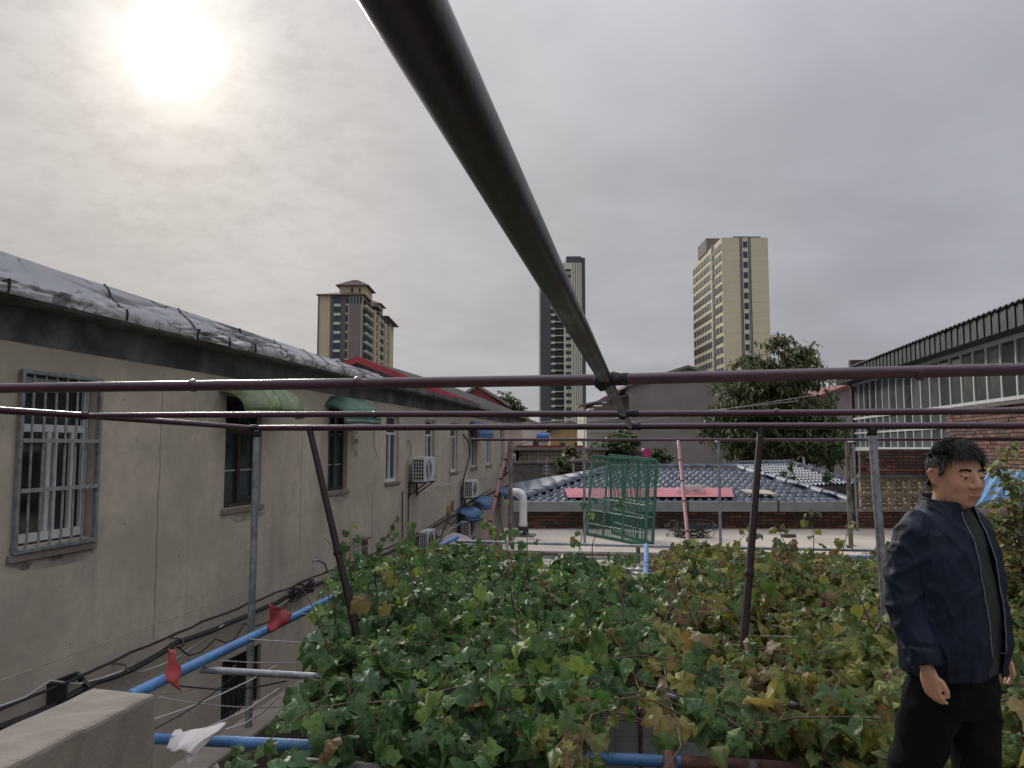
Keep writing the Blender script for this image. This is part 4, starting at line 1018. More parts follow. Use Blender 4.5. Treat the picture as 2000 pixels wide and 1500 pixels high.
pipe(PF, [(-3.43, 4.2, z2_+.010), (-.13, 4.2, z2_), (4.5, 4.2, z2_-.004)], .0172, wob=.005)
pipe(PF, [(-3.27, 6.0, z3_), (-.13, 6.0, z3_), (5.2, 6.0, z3_-.006)], .0245, wob=.005)
pipe(PF, [(-3.62, 2.1, 4.915), (-3.43, 4.2, z2_+.012), (-3.275, 5.97, z3_+.002)], .0205)
weld(PF, (-.10, 2.3, z1_), .0175, (1, 0, 0), .085); weld(PF, (-.13, 2.28, zc(2.28)-.012), RC, (0, 1, 0), .05)
weld(PF, (-.09, 4.2, z2_), .0175, (1, 0, 0), .09); weld(PF, (-.13, 4.18, zc(4.18)-.01), RC*.97, (0, 1, 0), .04)
weld(PF, (-.10, 6.0, z3_), .0245, (1, 0, 0), .10); weld(PF, (-3.42, 4.2, z2_+.011), .021, (1, .1, 0), .07); weld(PF, (-3.26, 6.0, z3_), .0255, (1, 0, 0), .08)
for px_, y_, z_, r_ in ((378, 2.3, z1_, .0172), (700, 2.3, z1_, .0172), (1795, 2.3, z1_+.005, .0172), (1515, 4.2, z2_, .0172), (733, 4.2, z2_+.004, .0172)):
    p = at(px_, 741, Y=y_); collar(PF, (p.x, y_, z_), (1, 0, 0), r_, .022)
def post(par, p, q, r, m='galv', cap=True):
    return pipe(par, [p, q], r, m, 'post')
lp = at(483, 1420, Y=6.0)
post(PF, (-3.24, 6.0, 2.42), (-3.235, 6.0, z3_-.02), .029); weld(PF, (-3.235, 6.0, z3_-.05), .030, (0, 0, 1), .05)
p3r = at(1703, 838, Y=6.0); p3b = at(1740, 1370, Y=6.0)
post(PF, (p3b.x+.03, 6.0, 2.3), (p3r.x, 6.0, z3_-.02), .030); weld(PF, (p3r.x, 6.0, z3_-.045), .031, (0, 0, 1), .06)
for (a, b, yb_) in (((605, 848), (702, 1262), 5.05), ((1486, 842), (1446, 1335), 5.0)):
    pa = at(*a, Y=6.0); pa.z = z3_-.015; pb = at(*b, Y=yb_)
    pipe(PF, [pa, pb+(pb-pa).normalized()*.12], .0255, 'red_paint_dull', 'brace'); d = (pb-pa)
    collar(PF, pa+d*.62, d, .0255, .05, 'red_paint_dull'); 
# ---- second, far frame standing on the screed roof
F2 = thing('far_pipe_frame', 'dull red pipe rail on thin posts standing on the screed roof', 'pipe frame', at(1142, 1062, Z=3.1))
yq = 12.5
zq = at(1300, 859, Y=yq).z
xl = at(921, 858, Y=yq).x
pipe(F2, [(xl, yq, zq+.01), (0, yq, zq), (3.2, yq+.4, zq+.0), (7.5, yq+.6, zq+.01)], .023, 'red_paint', 'rail')
for px_, py_, r_, mm in ((997, 1066, .036, 'galv_rust'), (1142, 1062, .022, 'galv'), (1408, 1082, .022, 'galv'), (1662, 1066, .036, 'galv_rust')):
    p = at(px_, py_, Z=3.1); q = Vector((p.x+(-.004 if px_ < 1265 else .0), p.y, zq)); yy = yq
    pipe(F2, [p, (p.x, p.y, zq-.02)], r_, mm, 'post', 14)
    if abs(p.y-yq) > .03: pipe(F2, [(p.x, p.y, zq-.03), (p.x, yq+(.35 if px_ > 1500 else 0), zq-.03)], .012, 'galv', 'tie')
    MB().box(p.x-.07, p.x+.07, p.y-.07, p.y+.07, 3.1, 3.112).build('base_plate', 'galv', F2)
p = at(1675, 1037, Z=3.1); tag(MB().tube([p, Vector((p.x-.02, p.y-.02, at(1672, 868, Y=p.y).z))], .024, 12).build('loose_post', 'galv', smooth=True), 'thin grey post standing close to the breeze-block screen', 'post')
for a, b, lb_ in (((995, 862), (943, 1078), 'pink painted pole leaning left of the vent elbow'), ((1325, 862), (1350, 1118), 'pink painted pole leaning on the far rail over the pink sheets')):
    pa = at(*a, Y=yq-.04); pb = at(*b, Z=3.12 if a[0] > 1200 else 3.1)
    t = thing('leaning_pole', lb_, 'pole', pb, 'pink poles leaning on the far rail')
    pipe(t, [pa, pb], .026, 'pink_paint', 'pole', 14); d = pb-pa
    for f in (.18, .36, .52, .74): collar(t, pa+d*f, d, .026, .03, 'red_paint_dull')

# ------------------------------------------------------------------ blue pipe trellis for the vines
TR = thing('vine_trellis', 'blue and rusty pipe trellis carrying the grape vines over the courtyard', 'trellis', (-2.69, 4.0, 2.4))
zt_ = 3.40; XL = -2.69
pipe(TR, [(XL+.005, 3.72, zt_), (XL, 7.3, zt_), (XL-.03, 10.9, zt_)], .031, 'blue_pipe', 'side_pipe')
pa = at(300, 1442, Y=4.02); pb = at(920, 1470, Y=4.02); pc = at(1330, 1488, Y=4.02); pd = at(1450, 1494, Y=4.02)
pipe(TR, [(pa.x-.4, 4.02, pa.z), pa, pb, pc], .030, 'blue_pipe', 'front_pipe'); pipe(TR, [pc, pd, (3.2, 4.02, pd.z+.02)], .0295, 'rust_pipe', 'front_pipe')
pe = at(1310, 1496, Y=4.05); pf = at(1299, 1370, Z=3.32); pg = at(1272, 1205, Z=3.33); ph = at(1262, 1120, Z=3.33)
pipe(TR, [(pe.x, 3.8, pe.z-.02), pf, pf.lerp(pg, .6)], .032, 'rust_pipe', 'centre_pipe'); pipe(TR, [pf.lerp(pg, .6), pg, ph, (ph.x, 10.9, 3.34)], .031, 'blue_pipe', 'centre_pipe')
for y_, z_ in ((4.42, 3.34), (6.2, 3.34), (8.1, 3.34), (10.75, 3.36)): pipe(TR, [(XL-.02, y_, z_), (-.2, y_, z_-.01), (3.0, y_, z_)], .021, 'galv', 'cross_pipe', 14)
pipe(TR, [(-2.2, 11.1, 3.17), (.9, 11.3, 3.17)], .03, 'galv_rust', 'edge_pipe', 14); pipe(TR, [(.9, 11.3, 3.17), (2.4, 11.4, 3.17)], .03, 'rust_pipe', 'edge_pipe', 14); pipe(TR, [(2.4, 11.4, 3.17), (4.6, 11.75, 3.17)], .03, 'blue_pipe', 'edge_pipe', 14)
pq = [at(1562, 1116, Z=3.42), at(1628, 1124, Z=3.42), at(1686, 1178, Z=3.42)]
pipe(TR, pq, .026, 'galv', 'bent_pipe', 14); pipe(TR, [at(1570, 1118, Z=3.42), at(1571, 1118, Z=3.42)+Vector((0, 0, -.5))], .02, 'galv', 'strut', 10)
for x_ in (XL, -.15, 2.9):
    for y_ in ((4.05, 10.85) if x_ == 2.9 else (10.85,)): pipe(TR, [(x_, y_, 0), (x_, y_, 3.34)], .03, 'galv_rust', 'post', 12)
for k, (xa, xb) in enumerate([(-2.69, 3.0)]*7):                       # wires stretched between the side pipes
    y_ = 4.9+k*.8; MB().tube([(xa, y_, 3.41), (-.1, y_+.02, 3.37), (xb, y_, 3.41)], .0028, 5).build('training_wire', 'wire_white', TR)
pr0 = at(1925, 1398, Y=4.7); pr1 = at(2010, 1485, Y=3.95)
for dz_, mm, lb_ in ((0, 'galv', 'grey steel pipe slanting down behind the man'), (-.10, 'rust_pipe', 'rusty brown pipe slanting beneath the grey one behind the man')):
    tag(MB().tube([pr0+Vector((-.02, .25, dz_+.26)), pr0+Vector((0, 0, dz_)), pr1+Vector((.25, -.2, dz_-.22))], .024, 14).build('slanting_pipe', mm, smooth=True), lb_, 'pipe', 'pipes slanting behind the man')
# courtyard side wall along the alley
tag(MB().box(-3.40, -3.12, 3.9, 11.0, 0, 2.42).build('courtyard_wall', 'concrete', bevel=.02), 'low concrete courtyard wall along the alley, the tall grey post on it', 'wall')
# translucent corrugated canopy behind the vines
CN = thing('canopy_sheet', 'pale translucent corrugated canopy on a light steel grid behind the vines', 'canopy', (-1.2, 9.6, 3.0))
m = MB().grid(lambda u, v: (-2.15+u*2.6, 8.9+v*2.0, 3.0+v*.08+.016*math.cos(u*26*2*math.pi)), 208, 2); o = m.build('sheet', 'sheet_clear', CN, smooth='all'); so_ = o.modifiers.new('thick', 'SOLIDIFY'); so_.thickness = .004
for k in range(7): MB().bar((-2.1+k*.42, 8.9, 3.045), (-2.1+k*.42, 10.95, 3.125), .035, .03).build('rail', 'galv', CN)
for y_ in (9.3, 10.1, 10.85): MB().bar((-2.2, y_, 3.075+(y_-8.9)*.04), (.5, y_, 3.075+(y_-8.9)*.04), .03, .03).build('rail', 'galv', CN)
pl_ = MB(); pl_.bar((-2.0, 11.15, 3.115+.02), (.6, 11.55, 3.14), .14, .03); tag(pl_.build('plank', 'wood_grey'), 'weathered plank lying along the roof edge behind the canopy', 'plank')
# blue corrugated lean-to roof on the right
b0 = at(1893, 985, Y=9.2); b1 = at(1935, 918, Y=11.2); 
SB = thing('blue_shed', 'pale blue corrugated shed roof behind the olive bush', 'shed', (b0.x+1.2, 10, 0))
ax = Vector((1.0, .10, -.02))
m = MB(); m.grid(lambda u, v: tuple(b0.lerp(b1, v)+ax*(u*3.2)+Vector((0, 0, .022*math.cos(u*26*2*math.pi)))), 208, 2); o = m.build('roof_sheet', 'sheet_blue', SB, smooth='all'); so_ = o.modifiers.new('thick', 'SOLIDIFY'); so_.thickness = .006
MB().box(b0.x+.25, b0.x+3.0, 9.55, 11.0, 0, 3.9).build('wall', 'hall_brick', SB)

# ------------------------------------------------------------------ green gate leaves leaning on the screed roof
def gate(label, c, depth_shift):
    """c: bottom-left, bottom-right, top-right, top-left"""
    bl, br, tr, tl = [p+depth_shift for p in c]
    t = thing('steel_gate', label, 'gate', bl, 'green gates leaning on the roof')
    def q(u, v): return bl.lerp(br, u).lerp(tl.lerp(tr, u), v)
    for a, b in ((q(0, 0), q(1, 0)), (q(1, 0), q(1, 1)), (q(1, 1), q(0, 1)), (q(0, 1), q(0, 0))): MB().bar(a, b, .045, .045).build('frame', 'gate_green', t)
    for u in (.30, .64): MB().bar(q(u, 0), q(u, 1), .030, .030).build('mid_rail', 'gate_green', t)
    n = 34
    for k in range(1, n):
        u = k/n; MB().tube([q(u, .01), q(u, .99)], .006, 5).build('bar', 'gate_green', t)
    for v in (.13, .30, .46):
        pts = [q(i/40, v-.03*0)+Vector((0, 0, .012*math.sin(i*2.2))) for i in range(41)]; MB().tube(pts, .007, 5).build('twisted_bar', 'twist_grey', t)
    return t
gc = [at(1146, 1042, Z=3.13), at(1260, 1064, Z=3.13), at(1268, 900, Y=13.0), at(1157, 891, Y=14.75)]
gate('green barred steel gate leaning on a post, the front leaf', gc, Vector((0, 0, 0)))
gc2 = [gc[0]+Vector((.45, .25, .0)), at(1266, 1065, Z=3.13)+Vector((.07, .12, 0)), at(1283, 899, Y=13.15), at(1190, 889, Y=14.8)]
gate('green barred steel gate leaning on a post, the leaf behind', gc2, Vector((0, .06, 0)))

# ------------------------------------------------------------------ cables, strings and small things on the stucco wall
def cable(pts, r, m, label, name='cable', sag=0.0, group=None, n=6, wig=.0):
    P0 = [Vector(p) for p in pts]; out = []
    for a, b in zip(P0, P0[1:]):
        k = max(3, int((b-a).length/.25))
        for i in range(k):
            f = i/k; p = a.lerp(b, f); p.z -= sag*4*f*(1-f); p += Vector((mnoise.noise(p*1.9+Vector((r*900, 0, 0))), 0, mnoise.noise(p*2.3+Vector((0, r*900, 3)))))*wig; out.append(p)
    out.append(P0[-1]); return tag(MB().tube(out, r, n).build(name, m, smooth=True), label, 'cable', group)
xw = W+.10
def wp(px_, py_, x=xw): return tuple(at(px_, py_, X=x))
cable([wp(-60, 1432), wp(150, 1352), wp(345, 1256), wp(600, 1148), wp(790, 1064), wp(860, 1020), wp(960, 962), wp(1010, 938)], .030, 'cable', 'thick black cable bundle clipped along the stucco wall', sag=.03, wig=.03)
cable([wp(-60, 1408), wp(150, 1322), wp(345, 1235), wp(600, 1132), wp(790, 1056), wp(960, 955)], .014, 'cable', 'thin black cable running just above the thick bundle', sag=.01, wig=.03)
cable([wp(-60, 1392), wp(100, 1332), wp(240, 1310), wp(345, 1280), wp(430, 1225), wp(560, 1170), wp(610, 1143)], .010, 'wire_white', 'white cable snaking along the black bundle', sag=.04, wig=.06)
cable([wp(345, 1262), wp(420, 1250), wp(480, 1220), wp(560, 1182)], .009, 'cable', 'slack black wire hanging under the bundle', sag=.12, wig=.04)
cable([wp(0, 1330, W+.35), wp(830, 1024, W+.35)], .006, 'wire_tan', 'taut pale string stretched along the stucco wall')
cable([wp(830, 960, W+.03), wp(850, 948, W+.05), wp(900, 935, W+.05), wp(955, 925, W+.05)], .008, 'wire_white', 'thin pale wire looping between hooks past the air conditioner', sag=.08)
cable([wp(905, 848, W+.03), wp(915, 865, W+.1), wp(918, 890, W+.12), wp(908, 925, W+.1), wp(902, 958, W+.06)], .022, 'cable', 'thick black cable curving down to the wall air conditioner', wig=.02)
cable([wp(797, 860, W+.02), wp(802, 870, W+.06), wp(803, 890, W+.06), wp(800, 908, W+.1)], .018, 'wire_tan', 'beige refrigerant pipe rising from the white wall air conditioner')
cable([wp(732, 840, W+.02), wp(731, 870, W+.02), wp(737, 890, W+.02), wp(731, 896, W+.02)], .007, 'wire_tan', 'thin tan wire hanging on the wall under the teal awning')
for k, (a, b) in enumerate((((786, 960), (786, 1060)), ((798, 962), (797, 1050)))): cable([wp(*a, W+.03), wp(*b, W+.03)], .012, 'cable', 'thin black wire dropping from the air conditioner bracket, '+('on the side of the teal awning' if k == 0 else 'under the unit itself'), group='drop wires below the air conditioner')
cable([wp(805, 1075), wp(850, 1045), wp(875, 1020), wp(895, 1000)], .02, 'cable', 'looped black cable above the low air conditioner', sag=.15, wig=.08); cable([wp(850, 1055), wp(862, 1035), wp(880, 1030), wp(905, 1008)], .012, 'wire_white', 'white cable looping beside the whitish awning', sag=.12, wig=.05)
# a rats-nest of cable where the bundle meets the vine
tangle('cable_knot', 'knot of dark cable on the bundle close to the vine', at(590, 1152, X=W+.16)+Vector((0, 0, -.12)), .06, .55, .2, 10, .010, 'cable')
# bracket holding the bundle
bp = at(135, 1345, X=W+.08); bt = thing('cable_bracket', 'black steel bracket carrying the cable bundle', 'bracket', bp)
MB().box(W, W+.18, bp.y-.18, bp.y-.14, bp.z-.16, bp.z+.10).build('plate', 'black_metal', bt); MB().box(W, W+.03, bp.y-.14, bp.y+.18, bp.z+.06, bp.z+.10).build('arm', 'black_metal', bt); MB().bar((W+.02, bp.y+.16, bp.z+.08), (W+.16, bp.y+.16, bp.z-.04), .04).build('hook', 'black_metal', bt)
for px_, py_, lb_ in ((333, 1245, 'bent rusty hook holding the cable halfway to the tall post'), (220, 1295, 'bent rusty hook beside the black cable bracket')):
    p = at(px_, py_, X=W); tag(MB().tube([p, p+Vector((.12, .03, -.02)), p+Vector((.14, .05, -.09)), p+Vector((.08, .07, -.12))], .012, 8).build('wall_hook', 'galv_rust', smooth=True), lb_, 'hook', 'cable hooks on the stucco wall')
# white light arm above the vine
p = at(612, 1095, X=W+.9); tag(MB().tube([at(640, 1118, X=W+.05), at(634, 1100, X=W+.5), at(620, 1094, X=W+.8), p, p+Vector((.02, 0, -.05))], .016, 10).build('lamp_arm', 'galv', smooth=True), 'curved grey wall arm sticking out above the vine', 'bracket')
p = at(692, 1075, X=W+.03); MBX = thing('meter_box', 'rusty open meter box on the wall beside the vine', 'meter box', p)
MB().box(W, W+.16, p.y, p.y+.35, p.z-.25, p.z+.18).build('box', 'awning_white', MBX); MB().box(W, W+.22, p.y-.02, p.y+.40, p.z+.18, p.z+.21).build('lid', 'galv_rust', MBX); MB().box(W+.161, W+.17, p.y+.03, p.y+.32, p.z-.21, p.z+.14).build('cover', 'rust_pipe', MBX)
p = at(902, 1000, X=W+.03); MBX = thing('meter_box', 'yellowish junction box under the cable-fed air conditioner', 'junction box', p)
MB().box(W, W+.12, p.y-1.6, p.y-1.3, p.z+.10, p.z+.28).build('box', 'ochre', MBX); MB().box(W+.121, W+.13, p.y-1.58, p.y-1.32, p.z+.13, p.z+.42).build('cover', 'galv_rust', MBX)
# clothes lines slung across the alley below the trellis
for k, (a, b, r_, mm, sg) in enumerate((((300, 1405), (540, 1300), .005, 'wire_white', .03), ((310, 1362), (620, 1372), .005, 'wire_white', .05), ((325, 1440), (545, 1345), .007, 'wire_white', .06), ((240, 1325), (460, 1300), .004, 'wire_tan', .18), ((350, 1340), (560, 1330), .006, 'cable', .04), ((430, 1290), (650, 1290), .004, 'wire_white', .02), ((440, 1425), (545, 1360), .008, 'wire_white', .05), ((300, 1425), (470, 1310), .004, 'cable', .03))):
    pa_ = at(*a, X=-3.05 if k != 3 else W+.05); pb_ = at(*b, X=-2.72 if k != 3 else -3.0)
    cable([pa_, pb_], r_, mm, ['white line rising from the parapet corner towards the tall post', 'white line running level past the foot of the tall post', 'thicker white line rising behind the white plastic sheet', 'thin tan line running from the wall to the trellis', 'black wire slung level between the blue pipe and the vine', 'short white line just under the blue pipe at the vine edge', 'thickest white line ending at the foot of the tall post', 'black wire rising steeply from the parapet corner'][k], sag=sg, group='lines slung across the alley', name='clothes_line')
# red plastic rags tied to the trellis
def rag(label, pts, m='red_flag', depth=.035):
    c = sum(pts, Vector())/len(pts); n = len(pts); mb_ = MB(); nu = 12
    def fn(u, v):
        a = pts[0].lerp(pts[1], u); b = pts[3].lerp(pts[2], u); p = a.lerp(b, v)
        return tuple(p+Vector((mnoise.noise(p*14), mnoise.noise(p*11+Vector((4, 0, 0))), mnoise.noise(p*9))) * depth)
    mb_.grid(fn, nu, nu); o = mb_.build('plastic_rag', m, smooth='all'); s = o.modifiers.new('thick', 'SOLIDIFY'); s.thickness = .002
    return tag(o, label, 'rag', 'red rags tied on the trellis')
rag('red plastic rag tied to the blue pipe beside the vine leaves', [at(523, 1230, Y=5.15), at(556, 1226, Y=5.2), at(572, 1203, Y=5.25), at(530, 1178, Y=5.15)])
rag('crumpled red plastic strip hanging over the blue pipe near the parapet', [at(322, 1330, Y=4.0), at(352, 1350, Y=4.0), at(345, 1268, Y=4.05), at(333, 1264, Y=4.05)], depth=.03)
rag('red plastic rag at the foot of the leaning red brace', [at(690, 1262, Y=5.0), at(712, 1262, Y=5.0), at(714, 1248, Y=5.02), at(694, 1252, Y=5.02)])
rag('orange-red plastic bag by the far leaning pink pole', [at(912, 1092, Y=10.4), at(928, 1092, Y=10.4), at(925, 1070, Y=10.4), at(915, 1070, Y=10.4)], depth=.05)
rag('red cloth hanging far down the alley behind the vent elbow', [at(1029, 960, Y=24), at(1041, 957, Y=24), at(1041, 945, Y=24), at(1030, 947, Y=24)])
# thin wires across the view behind the grey house
for k, (a, b) in enumerate((((1010, 832), (1560, 783)), ((1100, 840), (1600, 770)), ((960, 828), (1420, 800)))):
    pa_ = at(*a, Y=23.5); pb_ = at(*b, Y=23.5); cable([pa_, pb_], .008, 'wire_white', ['lowest pale overhead wire crossing before the grey gable house', 'steepest pale overhead wire ending in the dark tree', 'pale overhead wire reaching farthest over the stucco building'][k], sag=.05, group='overhead wires', name='overhead_wire')
# ------------------------------------------------------------------ leaves
HALF = [(0, .10), (.10, -.04), (.24, -.12), (.33, -.03), (.47, .04), (.43, .17), (.57, .27), (.64, .47), (.50, .47), (.40, .52), (.40, .66), (.30, .80), (.17, .82), (.11, .96), (0, 1.08)]
HALF = [(0, .10), (.21, -.11), (.46, .03), (.43, .17), (.63, .42), (.42, .52), (.36, .75), (.14, .85), (0, 1.08)]
def leaf_geo(seed, half=HALF, cup=.22, curl=.5, jit=.03, cen=.36, ring=False, crumple=.0):
    r = np.random.default_rng(seed)
    pts = [(x, y) for x, y in half] + [(-x, y) for x, y in half[-2:0:-1]]
    pts = np.array(pts)+r.normal(0, jit, (len(pts), 2)); pts[0] = half[0]; n = len(pts)
    c = np.array([0, cen])
    v2 = [c] + ([c+(p-c)*.55 for p in pts] if ring else []) + list(pts)
    v = np.zeros((len(v2), 3)); v[:, :2] = np.array(v2)
    x = v[:, 0]; y = v[:, 1]
    z = cup*np.abs(x) - curl*.5*np.clip(y-.2, 0, 2)**2 - r.uniform(.1, .6)*np.abs(x)**2 + .05*np.sin(7*y+r.uniform(0, 6)) + r.normal(0, .03+crumple*.05, len(x))
    if ring:
        z[1:1+n] += .09*np.cos(np.arange(n)*2*np.pi*5/n+r.uniform(0, 6))*(.5+crumple); z[1+n:] -= r.uniform(0, .22)*crumple + .10*crumple*np.sin(np.arange(n)*2*np.pi*3/n+r.uniform(0, 6))
    z -= z[0]; v[:, 2] = z
    if ring:
        f = [(0, 1+i, 1+(i+1) % n) for i in range(n)]
        for i in range(n): a, b = 1+i, 1+(i+1) % n; f += [(a, a+n, b+n), (a, b+n, b)]
    else: f = [(0, 1+i, 1+(i+1) % n) for i in range(n)]
    return v, np.array(f)[:, ::-1], v[:, :2].copy()
GRAPE = [leaf_geo(s_, curl=c, cup=q, ring=True, crumple=k, jit=.04) for s_, c, q, k in ((1, .3, .15, .3), (2, .6, .4, .6), (3, 1.0, .1, .8), (4, .5, .6, .5), (5, -.3, .3, .7), (6, 1.5, .5, 1.0), (7, 1.0, -.35, .6), (8, .4, .85, .9), (9, .8, .25, 1.6), (10, 1.2, -.1, 1.8))]
LONG = [(0, 0), (.07, .12), (.14, .35), (.155, .55), (.10, .8), (0, 1.0)]
OVAL = [(0, 0), (.16, .10), (.30, .32), (.30, .58), (.17, .85), (0, 1.0)]
SPIN = [(0, 0), (.05, .02), (.06, .25), (.22, .32), (.33, .52), (.30, .75), (.16, .95), (0, 1.02)]
LONGL = [leaf_geo(s, LONG, .3, .5, .008, .5) for s in (1, 2, 3)]
OVALL = [leaf_geo(s, OVAL, .35, .5, .012, .45) for s in (4, 5, 6, 7)]
SPINL = [leaf_geo(s, SPIN, .4, .9, .012, .5) for s in (8, 9, 10)]
def frames(t, n):
    t = t/np.linalg.norm(t, axis=1, keepdims=True); n = n - t*np.sum(n*t, 1, keepdims=True); n /= np.linalg.norm(n, axis=1, keepdims=True)+1e-9
    x = np.cross(t, n); return np.stack([x, t, n], axis=2)          # columns: x, tip, normal
def foliage(name, matn, parent, geos, pos, t, n, size, lr, stuff=True):
    """many leaves as one mesh with per-leaf colour value"""
    var = rng.integers(0, len(geos), len(pos)); Rm = frames(t, n); off = np.array(WL[parent.name]) if parent else np.zeros(3)
    V = []; F = []; UV = []; LR = []; base = 0
    for k, (gv, gf, guv) in enumerate(geos):
        idx = np.nonzero(var == k)[0]
        if not len(idx): continue
        w = np.einsum('nij,vj->nvi', Rm[idx], gv)*size[idx][:, None, None] + pos[idx][:, None, :] - off
        m, nv = len(idx), len(gv)
        f = gf[None]+(np.arange(m)*nv)[:, None, None]+base
        V.append(w.reshape(-1, 3)); F.append(f.reshape(-1, 3)); LR.append(np.repeat(lr[idx], nv)); UV.append(np.tile(guv, (m, 1))); base += m*nv
    V = np.concatenate(V); F = np.concatenate(F); LR = np.concatenate(LR); UV = np.concatenate(UV)
    me = bpy.data.meshes.new(name); me.vertices.add(len(V)); me.vertices.foreach_set('co', V.astype(np.float32).ravel())
    me.loops.add(F.size); me.loops.foreach_set('vertex_index', F.astype(np.int32).ravel())
    me.polygons.add(len(F)); me.polygons.foreach_set('loop_start', np.arange(0, F.size, 3, dtype=np.int32)); me.polygons.foreach_set('loop_total', np.full(len(F), 3, np.int32))
    me.polygons.foreach_set('use_smooth', np.ones(len(F), bool))
    me.update(calc_edges=True)
    a = me.attributes.new('lr', 'FLOAT', 'POINT'); a.data.foreach_set('value', LR.astype(np.float32))
    uvl = me.uv_layers.new(name='UVMap'); uvl.data.foreach_set('uv', UV[F.ravel()].astype(np.float32).ravel())
    me.materials.append(MT[matn]); o = bpy.data.objects.new(name, me); C.objects.link(o)
    if parent: o.parent = parent
    if stuff: o['kind'] = 'stuff'
    return o
def leaf_meshes(geos, matn):
    out = []
    for gv, gf, guv in geos:
        me = bpy.data.meshes.new('leaf'); me.from_pydata([tuple(v) for v in gv], [], [tuple(int(i) for i in f) for f in gf]); me.polygons.foreach_set('use_smooth', [True]*len(gf))
        uvl = me.uv_layers.new(name='UVMap'); li = np.array([l.vertex_index for l in me.loops]); uvl.data.foreach_set('uv', guv[li].astype(np.float32).ravel()); me.materials.append(MT[matn]); out.append(me)
    return out
# ------------------------------------------------------------------ grape vines
def dens(x, y):
    d = 1.0
    le = np.interp(y, [3.9, 4.5, 5.2, 6.0, 6.8, 8.0], [-1.82, -1.98, -2.3, -2.5, -2.78, -3.0])+.12*mnoise.noise((y*2.5, 1, 1))
    if x < le: return 0
    if abs(x+.12) < .20 and 6.6 < y < 9.2: d *= .12
    if -.72 < x < -.05 and 4.0 < y < 4.5: d *= .12
    if .45 < x < 1.3 and 3.9 < y < 4.5: d *= .35
    if -1.75 < x < .35 and y > 7.7: d *= .13
    if -.9 < x < -.2 and 5.6 < y < 6.2: d *= .4
    if y < 4.5 and (-1.85 < x < -.8 or .8 < x < 1.6): d *= 1.9
    if x > 1.6 and y < 4.8: d *= .1
    g_ = mnoise.noise((x*1.25, y*1.05, 3.3)); d *= .06 if g_ < -.22 else (.5+.9*(.5+.5*g_)*1.3)
    return d
def mound(x, y): return max(0.0, (.17+.30*mnoise.noise((x*1.1+5, y*.9, 8.1)))*np.interp(y, [4.3, 5.4, 7, 8.5, 10], [.45, .45, .75, .30, .05]))
